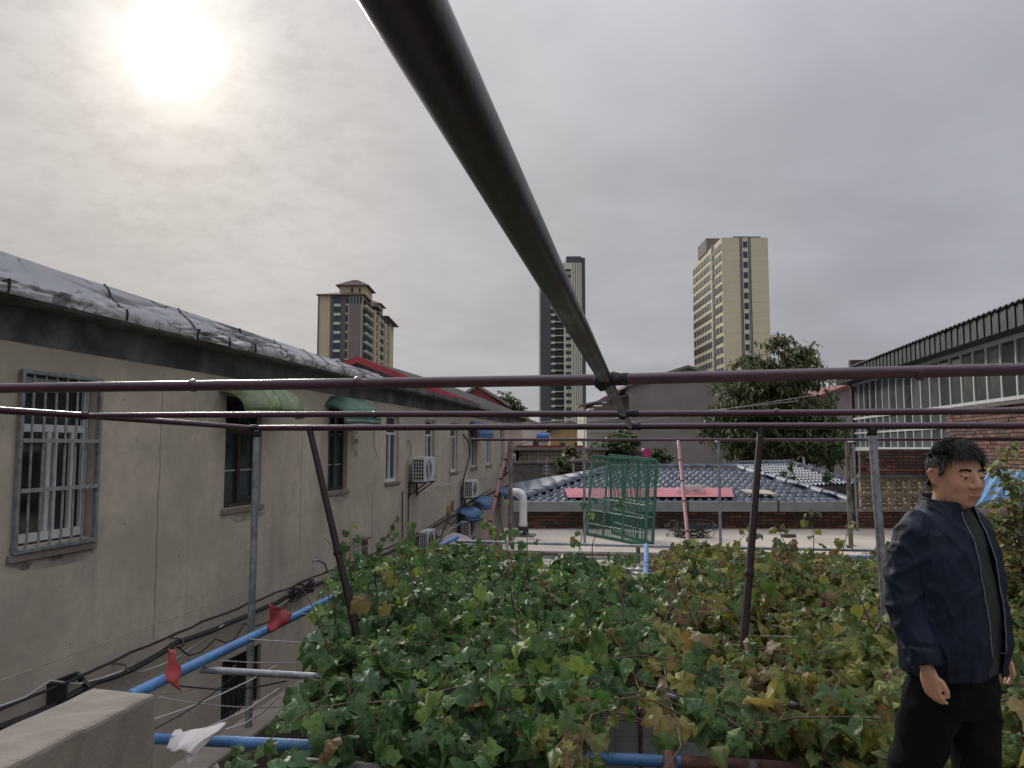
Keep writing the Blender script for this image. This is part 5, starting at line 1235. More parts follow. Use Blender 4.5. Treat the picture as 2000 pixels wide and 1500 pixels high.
def make_vine(name, label, matn, x0, x1, y0, y1, nshoot, trunk, extra=()):
    V = thing(name, label, 'grape vine', trunk, 'grape vines on the pipe trellis')
    P = []; Tt = []; Nn = []; S = []; stems = MB(); shoots = []
    tries = 0
    while len(shoots) < nshoot and tries < 40000:
        tries += 1
        x = random.uniform(x0, x1); y = random.uniform(y0, y1)
        if random.random() > dens(x, y): continue
        shoots.append((x, y, random.uniform(0, 6.28), random.uniform(.5, 1.25), random.uniform(.02, .20), 0))
    for e in extra: shoots.append(e)
    for (x, y, th, ln, rise, up) in shoots:
        p = Vector((x, y, 3.30+mound(x, y)*random.random() if not up else e_z(up)+.6*mound(x, y))); pts = [p.copy()]; k = max(5, int(ln/.062)); h = th
        for i in range(k):
            f = i/k; h += random.gauss(0, .22)
            if up: d = Vector((math.cos(h)*.35, math.sin(h)*.25, 1.0-.75*f))
            else: d = Vector((math.cos(h), math.sin(h), rise*4.2*(1-2.1*f)+random.gauss(0, .12)))
            p = p+d.normalized()*(ln/k)
            if not up and p.x < -1 and dens(p.x, p.y) == 0 and len(pts) > 3: break
            p.z = max(p.z, 3.12 if y > 4.5 else 2.86); pts.append(p.copy())
        stems.tube(pts[::2]+[pts[-1]], [.006-.004*i/len(pts[::2]) for i in range(len(pts[::2])+1)], 4, caps=False)
        for i, q in enumerate(pts[1:]):
            f = i/k
            for rep in range(2 if not up and random.random() < .55 else 1):
                hh = h+(1.5 if (i+rep) % 2 else -1.5)+random.gauss(0, .6); pl = random.uniform(.04, .10)
                hd = Vector((math.cos(hh), math.sin(hh), 0)); pe = q+hd*pl*.7+Vector((0, 0, pl*random.uniform(.1, 1.0)-.03))
                t = hd*random.uniform(.4, 1)+Vector((random.gauss(0, .3), -.55+random.gauss(0, .35), -random.uniform(.15, 1.15)))
                n = Vector((random.gauss(0, .55), -.42+random.gauss(0, .55), random.uniform(.35, 1.1)))
                if abs(pe.x+.12) < .13 and 6.3 < pe.y < 9.0 and random.random() < .85: continue
                if dens(pe.x, pe.y) < .12 and random.random() < .45: continue
                if abs(pe.x+.05) < .22 and pe.y < 4.7 and random.random() < .8: continue
                if -1.6 < pe.x < .25 and pe.y > 8.0 and random.random() < .6: continue
                if not up and dens(pe.x, pe.y) < .02 and random.random() < (1.0 if pe.x < -1 else .6): continue
                sz = random.choice((random.uniform(.055, .10), random.uniform(.08, .14), random.uniform(.11, .19)))*(1-.62*max(0, f-.45)) if not up else random.uniform(.08, .15)*(1-.5*f)
                P.append(pe); Tt.append(t); Nn.append(n); S.append(sz)
                stems.tube([q, q.lerp(pe, .5)+Vector((0, 0, .01)), pe], .0018, 3, caps=False)
    P = np.array(P); Tt = np.array(Tt); Nn = np.array(Nn); S = np.array(S); 
    lr = rng.random(len(P))
    app = S/np.linalg.norm(P-np.array(CAM), axis=1); order = np.argsort(-app*(.6+.4*(P[:, 2] > 3.38)))
    big = order[:300]; rest = order[300:]
    lm = leaf_meshes(GRAPE, matn); Rm = frames(Tt[big], Nn[big])
    for k, i in enumerate(big):
        o = bpy.data.objects.new('leaf', lm[k % len(lm)]); C.objects.link(o); o.parent = V
        M4 = Matrix([list(Rm[k][r]*S[i])+[P[i][r]-WL[V.name][r]] for r in range(3)]+[[0, 0, 0, 1]]); o.matrix_local = M4
    foliage('foliage', matn, V, GRAPE, P[rest], Tt[rest], Nn[rest], S[rest], lr[rest])
    so_ = stems.build('shoots', 'stem', V, smooth='all', stuff=True)
    # old wood: trunk and arms along the trellis
    arms = MB(); tx, ty, _ = trunk
    arms.tube([(tx, ty, 0), (tx+.06, ty-.04, 1.2), (tx-.04, ty+.02, 2.4), (tx+.05, ty-.1, 3.3)], [.045, .038, .034, .03], 9); arms.build('trunk', 'bark', V, smooth='all')
    for k in range(5):
        p = Vector((tx+.05, ty-.1, 3.3)); pts = [p]; tgt = Vector((random.uniform(x0, x1), random.uniform(y0, y1), 3.42)); m = 9
        for i in range(1, m+1):
            f = i/m; pts.append(p.lerp(tgt, f)+Vector((random.gauss(0, .06), random.gauss(0, .06), random.gauss(.0, .03)+.06*math.sin(f*3.14))))
        MB().tube(pts, [.022-.013*i/m for i in range(m+1)], 7).build('cane', 'stem', V, smooth='all')
    return V
def e_z(u): return u
def up_shoot(px_, py_, Z, ln): p = at(px_, py_, Z=Z); return (p.x, p.y, random.uniform(0, 6.28), ln, 0, Z)
def rnd_ups(n, x0, x1, y0, y1):
    out = []
    while len(out) < n:
        x = random.uniform(x0, x1); y = random.uniform(y0, y1)
        if random.random() < dens(x, y): out.append((x, y, random.uniform(0, 6.28), random.uniform(.25, .55), 0, 3.45))
    return out
def hang(n, x0, x1): return [(random.uniform(x0, x1), random.uniform(3.98, 4.35), random.uniform(0, 6.28), random.uniform(.4, .8), random.uniform(-.42, .0), 0) for _ in range(n)]
make_vine('grape_vine', 'dense dark green grape vine spilling over the blue pipe beside the alley', 'vine_left', -2.95, -.05, 3.95, 9.7, 285, (-2.3, 7.6, 0),
          hang(80, -1.8, -.82)+rnd_ups(26, -2.8, -.1, 4.2, 7.4)+[up_shoot(735, 1100, 3.42, .55), up_shoot(1000, 1110, 3.42, .75), up_shoot(985, 1115, 3.42, .55), up_shoot(1160, 1120, 3.40, 1.0), up_shoot(1130, 1115, 3.4, .8)])
make_vine('grape_vine', 'yellowing olive grape vine with browned leaf edges beside the man', 'vine_right', -.15, 3.3, 3.95, 9.8, 275, (1.9, 8.4, 0),
          hang(44, .7, 1.7)+rnd_ups(24, .1, 3.2, 4.2, 7.6)+[up_shoot(1590, 1100, 3.42, .6), up_shoot(1545, 1105, 3.42, .5), up_shoot(1640, 1110, 3.42, .5), up_shoot(1420, 1110, 3.42, .4)])
# ------------------------------------------------------------------ trees and bushes
def tree(name, label, base, cz0, crown, nl, geos, matn, lsize, whorl=7, tr=.16, droop=.7, group=None, seed=1, cat='tree', open_=.35, limbs=9):
    """crown: list of (centre, radii) ellipsoids; leaves gather in clumps round limb tips"""
    random.seed(seed); r = np.random.default_rng(seed)
    T = thing(name, label, cat, base, group); b = Vector(base)
    tr_ = MB(); top = Vector((sum(c[0][0] for c in crown)/len(crown), sum(c[0][1] for c in crown)/len(crown), cz0))
    mid = b.lerp(top, .5)+Vector((.1, .05, 0)); tr_.tube([b, mid, top], [tr, tr*.8, tr*.6], 10)
    tips = []
    for (c, rad) in crown:
        c = Vector(c); vol = rad[0]*rad[1]*rad[2]
        for k in range(limbs):
            d = Vector(r.normal(size=3)); d.normalize(); d.z = abs(d.z)*.9-.25; tp = c+Vector((d.x*rad[0], d.y*rad[1], d.z*rad[2]))*.82
            p1 = top.lerp(tp, .45)+Vector(r.normal(0, .10, 3))*rad[0]*.5; tr_.tube([top, p1, tp], [tr*.42, tr*.22, tr*.06], 6)
    tr_.build('trunk', 'bark', T, smooth='all')
    P = []; Tt = []; Nn = []; S = []
    wsum = sum(c[1][0]*c[1][1]*c[1][2] for c in crown)
    for (c, rad) in crown:
        m = int(nl*rad[0]*rad[1]*rad[2]/wsum/whorl)
        cl = r.normal(size=(max(8, m//9), 3)); cl /= np.linalg.norm(cl, axis=1, keepdims=True); cl *= r.uniform(.35, 1.0, (len(cl), 1))**.5
        for k in range(m):
            q = cl[r.integers(len(cl))]+r.normal(0, .17, 3); L_ = np.linalg.norm(q)
            if L_ > 1.12: q = q/L_*1.1
            pos = np.array(c)+q*np.array(rad)
            if mnoise.noise(Vector(pos)*(1.6/max(rad[0], .6)))<-open_: continue
            a0 = r.uniform(0, 6.28)
            for w in range(whorl):
                a = a0+w*6.28/whorl+r.normal(0, .25); t = np.array([math.cos(a), math.sin(a), -droop+r.normal(0, .3)])
                P.append(pos+r.normal(0, lsize*.25, 3)); Tt.append(t); Nn.append(np.array([t[0]*.4, t[1]*.4, 1.0])+r.normal(0, .3, 3)); S.append(lsize*r.uniform(.65, 1.25))
    P = np.array(P); foliage('crown', matn, T, geos, P, np.array(Tt), np.array(Nn), np.array(S), r.random(len(P)))
    random.seed(seed+100); return T
def c3(dep, px_, py_): q = cpt(dep, px_); return (q.x, q.y, zat(py_, dep))
kk = 28/FPX
tree('dark_tree', 'tall dark evergreen tree with drooping leaves before the grey gable house', cpt(28, 1515), 4.2,
     [(c3(28, 1500, 835), (115*kk, 1.9, 62*kk)), (c3(28, 1475, 780), (85*kk, 1.7, 60*kk)), (c3(28, 1560, 765), (62*kk, 1.5, 70*kk)), (c3(28, 1600, 850), (50*kk, 1.3, 55*kk)), (c3(28, 1450, 725), (34*kk, .7, 30*kk)), (c3(28, 1515, 690), (52*kk, .9, 36*kk)), (c3(28, 1560, 690), (36*kk, .8, 30*kk))],
     25000, LONGL, 'tree_dark', .25, 7, .2, .75, 'trees behind the roofs', 3, 'tree', .24)
tree('bushy_tree', 'small bushy green tree rising behind the stucco building', cpt(52, 992), 6.0, [(c3(52, 985, 795), (28*52/FPX, 1.2, 30*52/FPX)), (c3(52, 1008, 806), (24*52/FPX, 1.1, 24*52/FPX))], 3600, OVALL, 'tree_mid', .20, 5, .14, .3, 'trees behind the roofs', 5)
tree('bushy_tree', 'dark leafy tree behind the magenta-capped water heater', cpt(30.5, 1215), 3.4, [(c3(30.5, 1215, 868), (32*30/FPX, 1.0, 26*30/FPX)), (c3(30.5, 1180, 885), (36*30/FPX, .9, 22*30/FPX)), (c3(30.5, 1290, 892), (26*30/FPX, .7, 14*30/FPX))], 4200, OVALL, 'tree_mid', .15, 5, .1, .3, 'trees behind the roofs', 6)
tree('creeper', 'dark creeper mound hanging by the ornamental balustrade', cpt(25.5, 1115), 2.6, [(c3(25.5, 1110, 905), (22*25/FPX, .5, 30*25/FPX)), (c3(25.5, 1100, 940), (26*25/FPX, .5, 26*25/FPX))], 2400, OVALL, 'tree_dark', .12, 5, .06, .3, None, 8, 'creeper')
tree('olive_bush', 'loose feathery bush between the far tiled roof and the brick wall', cpt(26, 1625), 3.6, [(c3(26, 1620, 880), (34*26/FPX, .7, 26*26/FPX))], 1800, LONGL, 'tree_mid', .14, 5, .06, .4, None, 9, 'bush')
for px_, py_, s in ((1545, 915, 22), (1528, 930, 10), (1610, 935, 12)): 
    q = cpt(20.3, px_); tree('weed_shoot', {1545: 'upright green weed growing between the two tiled roofs', 1528: 'small green weed sprouting at the hip of the tile roof', 1610: 'low weed sprouting under the far tiled roof'}[px_], (q.x, q.y, 3.3), zat(py_, 20.3)-.05, [((q.x, q.y, zat(py_, 20.3)), (.09, .09, s*20/FPX))], 150, OVALL, 'vine_left', .08, 4, .012, .2, 'weeds among the roof tiles', px_, 'weed', 1.0, 2)
d = 6.6; q = cpt(d, 1985)
tree('persimmon_bush', 'olive-leaved fruit bush beside the man in front of the blue shed roof', (q.x, q.y, 0), 3.3, [(c3(d, 1995, 1060), (62*d/FPX, .35, 120*d/FPX)), (c3(d, 1985, 930), (38*d/FPX, .3, 55*d/FPX)), (c3(d, 2010, 1230), (60*d/FPX, .35, 110*d/FPX))], 1500, OVALL, 'bush_olive', .085, 3, .04, .35, None, 21, 'bush', .6, 7)
# ------------------------------------------------------------------ foam planters with spinach along the terrace edge
random.seed(5)
def planter(label, x0, x1, y0, y1, h, plants, where=''):
    c = ((x0+x1)/2, (y0+y1)/2, 3.0); t = thing('foam_planter', label, 'planter', c, 'foam box planters on the terrace edge'); w = .025
    b = MB()
    b.box(x0, x1, y0, y0+w, 3.001, 3+h); b.box(x0, x1, y1-w, y1, 3.001, 3+h); b.box(x0, x0+w, y0+w, y1-w, 3.001, 3+h-.002); b.box(x1-w, x1, y0+w, y1-w, 3.001, 3+h-.002); b.box(x0+w, x1-w, y0+w, y1-w, 3.001, 3.02)
    b.build('box', 'foam', t, bevel=.006)
    MB().grid(lambda u, v: (x0+w+u*(x1-x0-2*w), y0+w+v*(y1-y0-2*w), 3+h-.05+.02*mnoise.noise((u*9, v*6, x0))), 16, 8).build('soil', 'soil', t, smooth='all')
    for k in range(plants):
        px_ = random.uniform(x0+.05, x1-.05); py_ = random.uniform(y0+.05, y1-.05); n = random.randint(7, 10); a0 = random.uniform(0, 6.28)
        p = thing('spinach_plant', 'leafy spinach plant growing in '+where, 'plant', (px_, py_, 3+h-.05), 'spinach in the foam boxes')
        for i in range(n):
            a = a0+i*2.4; el = random.uniform(.3, 1.5); tt = np.array([[math.cos(a), math.sin(a), el]]); nn_ = np.array([[-math.cos(a)*el, -math.sin(a)*el, 1.0]])
            Rm = frames(tt, nn_)[0]; s = random.uniform(.10, .19); o = bpy.data.objects.new('leaf', SPM[i % 3]); C.objects.link(o); o.parent = p
            o.matrix_local = Matrix([list(Rm[r]*s)+[0] for r in range(3)]+[[0, 0, 0, 1]])
SPM = leaf_meshes(SPINL, 'spinach')
planter('white foam box of spinach in the corner by the parapet', -1.78, -1.25, 3.30, 3.70, .17, 6, 'the corner foam box by the parapet')
planter('dirty foam box with a broken rim next to the corner spinach box', -1.20, -.72, 3.42, 3.74, .16, 3, 'the dirty broken-rimmed foam box')
planter('long foam box with one tall spinach leaf along the terrace edge', -.68, -.02, 3.46, 3.76, .15, 2, 'the long foam box')
planter('foam box under the rusty centre pipe end', .06, .55, 3.48, 3.78, .14, 0)
# single big plant leaf by the parapet foot and a white plastic bag
p = thing('spinach_plant', 'broad dark leaf seedling at the foot of the parapet', 'plant', (-1.62, 3.05, 3.0), 'spinach in the foam boxes')
for i in range(5):
    a = i*1.9; tt = np.array([[math.cos(a), math.sin(a), 1.1]]); Rm = frames(tt, np.array([[-math.cos(a), -math.sin(a), .9]]))[0]; o = bpy.data.objects.new('leaf', SPM[i % 3]); C.objects.link(o); o.parent = p; o.matrix_local = Matrix([list(Rm[r]*.24)+[0] for r in range(3)]+[[0, 0, 0, 1]])
bb = [at(335, 1450, Y=3.86), at(372, 1490, Y=3.80), at(440, 1416, Y=3.95), at(350, 1418, Y=3.95)]
mb_ = MB()
def bagf(u, v):
    p = bb[0].lerp(bb[1], u).lerp(bb[3].lerp(bb[2], u), v); n = mnoise.noise(p*9)*.05+mnoise.noise(p*24)*.018
    r1 = 1-abs(mnoise.noise(p*7+Vector((3, 3, 3))))*2
    return tuple(p+Vector((n*.4, -.02-.10*math.sin(math.pi*u)*math.sin(math.pi*v)+n-.03*max(0, r1)**3, n*.6)))
mb_.grid(bagf, 40, 40); o = mb_.build('plastic_sheet', 'bag_white', smooth='all'); s = o.modifiers.new('thick', 'SOLIDIFY'); s.thickness = .002
tag(o, 'crumpled white plastic sheet draped by the front blue pipe', 'plastic sheet')
# ------------------------------------------------------------------ the man on the terrace
random.seed(42)
mat('skin', (.48, .265, .165), .5, var=.12, scale=22, bump=.12, bscale=260, spec=.4)
mat('hair_black', (.010, .009, .009), .62, var=.4, scale=60, spec=.25)
mat('jacket_navy', (.006, .0125, .028), .55, var=.22, scale=9, bump=.2, bscale=300, spec=.22)
mat('shirt_green', (.014, .022, .020), .85, var=.2, scale=14, bump=.3, bscale=350)
mat('trouser_black', (.0055, .0055, .0062), .9, var=.25, scale=10, bump=.3, bscale=300, spec=.15)
mat('shoe_black', (.012, .012, .012), .4, var=.2)
mat('zip_metal', (.20, .22, .23), .4, metal=.6, var=.2, scale=80)
mat('eye_white', (.62, .58, .54), .3, var=.05); mat('iris', (.010, .008, .007), .2, var=.1); mat('lip_dark', (.09, .03, .025), .6, var=.1, scale=60)
nt = MT['skin'].node_tree                                    # ruddy cheeks, ears, lips by painted weight
_b = nt.nodes['Principled BSDF']; _c = _b.inputs['Base Color'].links[0].from_socket
_a = N('ShaderNodeAttribute', attribute_name='tint'); _m = N('ShaderNodeMix', data_type='RGBA'); L(_a.outputs['Fac'], _m.inputs[0]); L(_c, _m.inputs[6]); _m.inputs[7].default_value = (.30, .10, .075, 1); L(_m.outputs[2], _b.inputs['Base Color'])
_b.inputs['Subsurface Weight'].default_value = .12; _b.inputs['Subsurface Radius'].default_value = (.012, .005, .003); _b.inputs['Subsurface Scale'].default_value = .5
PX, PY = 1.065, 3.03
BYAW = R(36); HYAW = R(-13)
def sphere_mb(c, rad, n=20, m=14, fn=None):
    mb_ = MB(); c = Vector(c); vs = []; fs = []
    for j in range(m+1):
        ph = math.pi*j/m
        for i in range(n):
            th = 2*math.pi*i/n; p = Vector((math.sin(ph)*math.cos(th), math.sin(ph)*math.sin(th), math.cos(ph)))
            q = Vector((p.x*rad[0], p.y*rad[1], p.z*rad[2]))
            if fn: q = fn(q)
            vs.append(tuple(c+q))
    for j in range(m):
        for i in range(n): fs.append((j*n+i, (j+1)*n+i, (j+1)*n+(i+1) % n, j*n+(i+1) % n))
    mb_.add(vs, fs); return mb_
def merge(dst, src): 
    b = len(dst.v); dst.v += src.v; dst.f += [tuple(i+b for i in f) for f in src.f]
def loft(secs, n=28):
    """secs: (cx, cy, z, a, b, power) super-ellipse rings"""
    mb_ = MB(); vs = []; fs = []
    for (cx, cy, z, a, b, pw) in secs:
        for i in range(n):
            t = 2*math.pi*i/n; c, s = math.cos(t), math.sin(t)
            vs.append((cx+a*math.copysign(abs(c)**pw, c), cy+b*math.copysign(abs(s)**pw, s), z))
    m = len(secs)
    for j in range(m-1):
        for i in range(n): fs.append((j*n+i, j*n+(i+1) % n, (j+1)*n+(i+1) % n, (j+1)*n+i))
    fs.append(tuple(range(n-1, -1, -1))); fs.append(tuple((m-1)*n+i for i in range(n))); mb_.add(vs, fs); return mb_
def remesh(mb_, vox, smooth_it=4, fac=.5):
    me = bpy.data.meshes.new('tmp'); me.from_pydata(mb_.v, [], mb_.f); bm = bmesh.new(); bm.from_mesh(me); bmesh.ops.recalc_face_normals(bm, faces=bm.faces); bm.to_mesh(me); bm.free()
    o = bpy.data.objects.new('tmp', me); C.objects.link(o); r_ = o.modifiers.new('r', 'REMESH'); r_.mode = 'VOXEL'; r_.voxel_size = vox; r_.adaptivity = 0
    s = o.modifiers.new('s', 'SMOOTH'); s.factor = fac; s.iterations = smooth_it
    bpy.context.view_layer.update(); dg = bpy.context.evaluated_depsgraph_get(); out = bpy.data.meshes.new_from_object(o.evaluated_get(dg)); bpy.data.objects.remove(o); return out
def bump_pt(q, c, s, amp, d=None):
    w = math.exp(-((q-Vector(c)).length/s)**2); return (Vector(d) if d else q.normalized())*(amp*w)
# head, face towards -y; origin between the ears at eye height
def head_fn(q):
    q = q.copy(); t = max(0.0, -q.z/.118)
    if q.z < 0:
        q.x *= 1-.10*t**2; 
        if q.y > 0: q.y *= 1-.45*t
        else: q.y *= 1+.05*t
    else:
        q.y *= 1.0; q.x *= 1+.02*q.z/.1
    if q.y < 0 and abs(q.z) < .09: q.y *= 1-.05*(1-abs(q.x)/.08)          # flatter face plane
    for sx in (-1, 1):
        q += bump_pt(q, (sx*.050, -.066, -.022), .026, .0075); q += bump_pt(q, (sx*.030, -.092, .030), .020, .0050, (0, -1, 0))
        q += bump_pt(q, (sx*.033, -.090, .006), .015, -.0095, (0, -1, 0)); q += bump_pt(q, (sx*.056, -.03, -.078), .036, .015)
        q += bump_pt(q, (sx*.030, -.090, -.055), .016, -.003, (0, -1, 0))
    q += bump_pt(q, (0, -.070, -.104), .034, .020, (0, -1, -.15)); q += bump_pt(q, (0, -.092, -.088), .012, -.005, (0, -1, 0))
    q += bump_pt(q, (0, -.095, -.060), .026, .0045, (0, -1, 0))
    q += bump_pt(q, (0, .09, .02), .05, .006)
    return q
HD = sphere_mb((0, 0, 0), (.0765, .0965, .119), 72, 54, head_fn)
def hpart(mb_): merge(HD, mb_)
# nose: bridge, tip, wings
nb_ = MB(); nb_.tube([(0, -.086, .026), (0, -.0955, .008), (0, -.1035, -.010), (0, -.1085, -.025), (0, -.100, -.034)], [.009, .0105, .0125, .0145, .012], 12); hpart(nb_)
for sx in (-1, 1): hpart(sphere_mb((sx*.0150, -.0975, -.029), (.0105, .011, .0085), 12, 8))
hpart(sphere_mb((0, -.0915, -.0590), (.024, .0085, .0042), 16, 8)); hpart(sphere_mb((0, -.0905, -.0690), (.021, .0085, .0048), 16, 8))
for sx in (-1, 1):                                            # eyelids, ears
    hpart(sphere_mb((sx*.032, -.0855, .0118), (.0175, .0085, .0055), 14, 8)); hpart(sphere_mb((sx*.032, -.0825, -.0025), (.015, .007, .004), 14, 8))
    ear = MB(); ear.tube([(sx*.074, .008, -.030), (sx*.080, .012, -.022), (sx*.085, .022, .000), (sx*.087, .025, .018), (sx*.083, .016, .029), (sx*.077, .004, .024), (sx*.074, -.002, .010)], [.007, .0075, .0072, .0072, .007, .006, .005], 10); hpart(ear)
    hpart(sphere_mb((sx*.076, .010, .000), (.006, .016, .024), 12, 8))
Hm = Matrix.Translation((0, -.035, 1.592)) @ Matrix.Rotation(HYAW, 4, 'Z') @ Matrix.Rotation(R(3), 4, 'X') @ Matrix.Diagonal((1.13, 1.06, .96, 1))
HD.v = [tuple(Hm @ Vector(v)) for v in HD.v]
BD = MB(); merge(BD, HD)
nk = MB(); nk.tube([(0, .012, 1.40), (0, .004, 1.46), (0, -.010, 1.52), (0, -.018, 1.57)], [.078, .064, .061, .062], 20); merge(BD, nk)
_tl = (loft([(0, .01, .80, .10, .08, .9), (0, .01, .86, .155, .105, .9), (0, .01, .95, .16, .115, .9), (0, 0, 1.06, .148, .105, .9), (0, 0, 1.20, .165, .11, .9), (0, .01, 1.32, .155, .095, .9), (0, .015, 1.385, .12, .07, .9), (0, .015, 1.43, .07, .06, 1)])); _tl.v = [(p[0], p[1], p[2]+.042*max(0.0, min(1.0, (p[2]-1.0)/.33))) for p in _tl.v]; merge(BD, _tl)
def lift(p): return (p[0], p[1], p[2]+.042*max(0.0, min(1.0, (p[2]-1.0)/.33)))
ARM = {-1: [(-.175, .015, 1.385), (-.208, .035, 1.25), (-.226, .04, 1.13), (-.232, .00, 1.02), (-.236, -.045, .905)], 1: [(.175, .015, 1.385), (.218, .05, 1.25), (.245, .06, 1.13), (.258, .03, 1.02), (.262, -.005, .905)]}
ARM = {k: [(lambda q: (q[0], q[1], q[2]+.075*max(0.0, min(1.0, (1.30-q[2])/.38))))(lift(p)) for p in v] for k, v in ARM.items()}
def hand(side, wr, mb_):
    w = Vector(wr); fw = Vector((0, -1, 0)); inw = Vector((-side, 0, 0)); dn = Vector((0, -.22, -1)).normalized()
    pc = w+dn*.034
    palm = sphere_mb((0, 0, 0), (.016, .037, .047), 16, 10)
    palm.v = [tuple(Vector(v)+pc+fw*(-.0)) for v in palm.v]; merge(mb_, palm)
    mb_.tube([w-dn*.02, w+dn*.02], [.026, .024], 12)
    for k, (oy, ln) in enumerate(((-.028, .058), (-.010, .064), (.009, .060), (.026, .048))):
        b = pc+dn*.030+Vector((0, oy, 0)); c1 = b+dn*ln*.45+inw*.006; c2 = c1+dn*ln*.24+inw*.014+fw*(-.002); c3_ = c2+dn*ln*.12+inw*.018
        mb_.tube([b-dn*.02, b, c1, c2, c3_], [.0085, .0086, .0078, .0072, .0058], 10)
    t0 = pc-dn*.01+fw*.030; mb_.tube([t0-fw*.012, t0+fw*.012+dn*.018+inw*.012, t0+fw*.018+dn*.045+inw*.020, t0+fw*.012+dn*.066+inw*.024], [.013, .0115, .0098, .0075], 10)
for s in (-1, 1):
    BD.tube(ARM[s], [.040, .042, .039, .036, .027], 14); hand(s, Vector(ARM[s][-1])+Vector((0, -.006, -.025)), BD)
LEG = {-1: [(-.085, .02, .86), (-.098, .085, .66), (-.105, .165, .47), (-.11, .26, .28), (-.115, .33, .11)], 1: [(.085, .01, .86), (.10, .005, .66), (.108, .0, .47), (.112, .02, .27), (.115, .03, .09)]}
for s in (-1, 1):
    BD.tube(LEG[s], [.088, .078, .056, .050, .036], 16); an = Vector(LEG[s][-1]); merge(BD, sphere_mb((an.x, an.y-.055, an.z-.045), (.04, .115, .035), 16, 10))
bme = remesh(BD, .0042, 3, .45)
def place(me, name, m, parent=None, extra=None):
    me.materials.clear(); me.materials.append(MT[m]); me.polygons.foreach_set('use_smooth', [True]*len(me.polygons)); me.name = name
    o = bpy.data.objects.new(name, me); C.objects.link(o)
    if parent: o.parent = parent
    return o
nv = len(bme.vertices); co = np.empty(nv*3, np.float32); bme.vertices.foreach_get('co', co); co = co.reshape(-1, 3)
Hi = np.array(Hm.inverted()); hl = co @ Hi[:3, :3].T + Hi[:3, 3]
tint = np.zeros(nv)
for c, s, a in (((0, -.100, -.064), (.026, .02, .0095), .45), ((.05, -.07, -.02), (.03, .03, .025), .22), ((-.05, -.07, -.02), (.03, .03, .025), .22), ((0, -.113, -.027), (.014, .016, .012), .25), ((.085, .015, 0), (.02, .025, .03), .4), ((-.085, .015, 0), (.02, .025, .03), .4)):
    tint = np.maximum(tint, a*np.exp(-np.sum(((hl-np.array(c))/np.array(s))**2, 1)))
ta = bme.attributes.new('tint', 'FLOAT', 'POINT'); ta.data.foreach_set('value', tint.astype(np.float32))
MAN = place(bme, 'person', 'skin'); MAN.location = (PX, PY, 3.0); MAN.rotation_euler = (0, 0, BYAW); MAN.scale = (.91, .91, 1)
tag(MAN, 'man in open navy jacket and black trousers walking past the vines', 'person'); WL[MAN.name] = Vector((0, 0, 0))
def fromMB(mb_, name, m, smooth='all'): 
    o = mb_.build(name, m, None, smooth=smooth); o.parent = MAN; return o
# eyes, brows
for sx in (-1, 1):
    e = sphere_mb((sx*.032, -.0785, .005), (.0130, .0115, .0105), 18, 12); e.v = [tuple(Hm @ Vector(v)) for v in e.v]; eo = fromMB(e, 'eye', 'eye_white')
    e = sphere_mb((sx*.032-.0015, -.0872, .0050), (.0072, .0036, .0066), 14, 10); e.v = [tuple(Hm @ Vector(v)) for v in e.v]; io = e.build('iris', 'iris', None, smooth='all'); io.parent = eo
    ls = MB().tube([(sx*(.032+.016*math.cos(t)), -.0905+.010*abs(math.cos(t))**2, .0062+.0050*math.sin(t)) for t in [math.pi*k/10 for k in range(11)]], .0011, 5); ls.v = [tuple(Hm @ Vector(v)) for v in ls.v]; fromMB(ls, 'eyelash', 'hair_black')
    b = MB()
    for k in range(70):
        f = k/69; x = sx*(.014+f*.036); z = .0285+.006*math.sin(f*2.4)-.003*f; y = -.0955+.016*f**1.6+.004*(1-f); p = Vector((x, y, z+random.uniform(-.0035, .0035)))
        b.tube([p, p+Vector((sx*.007, -.0015, .003-.005*f))], [.0015, .0005], 4)
    b.v = [tuple(Hm @ Vector(v)) for v in b.v]; fromMB(b, 'eyebrow', 'hair_black')
ml = MB().tube([(x, -.1025+18*x*x, -.0640+2.5*x*x) for x in [-.022+.044*k/12 for k in range(13)]], .0013, 6); ml.v = [tuple(Hm @ Vector(v)) for v in ml.v]; fromMB(ml, 'mouth_line', 'lip_dark')
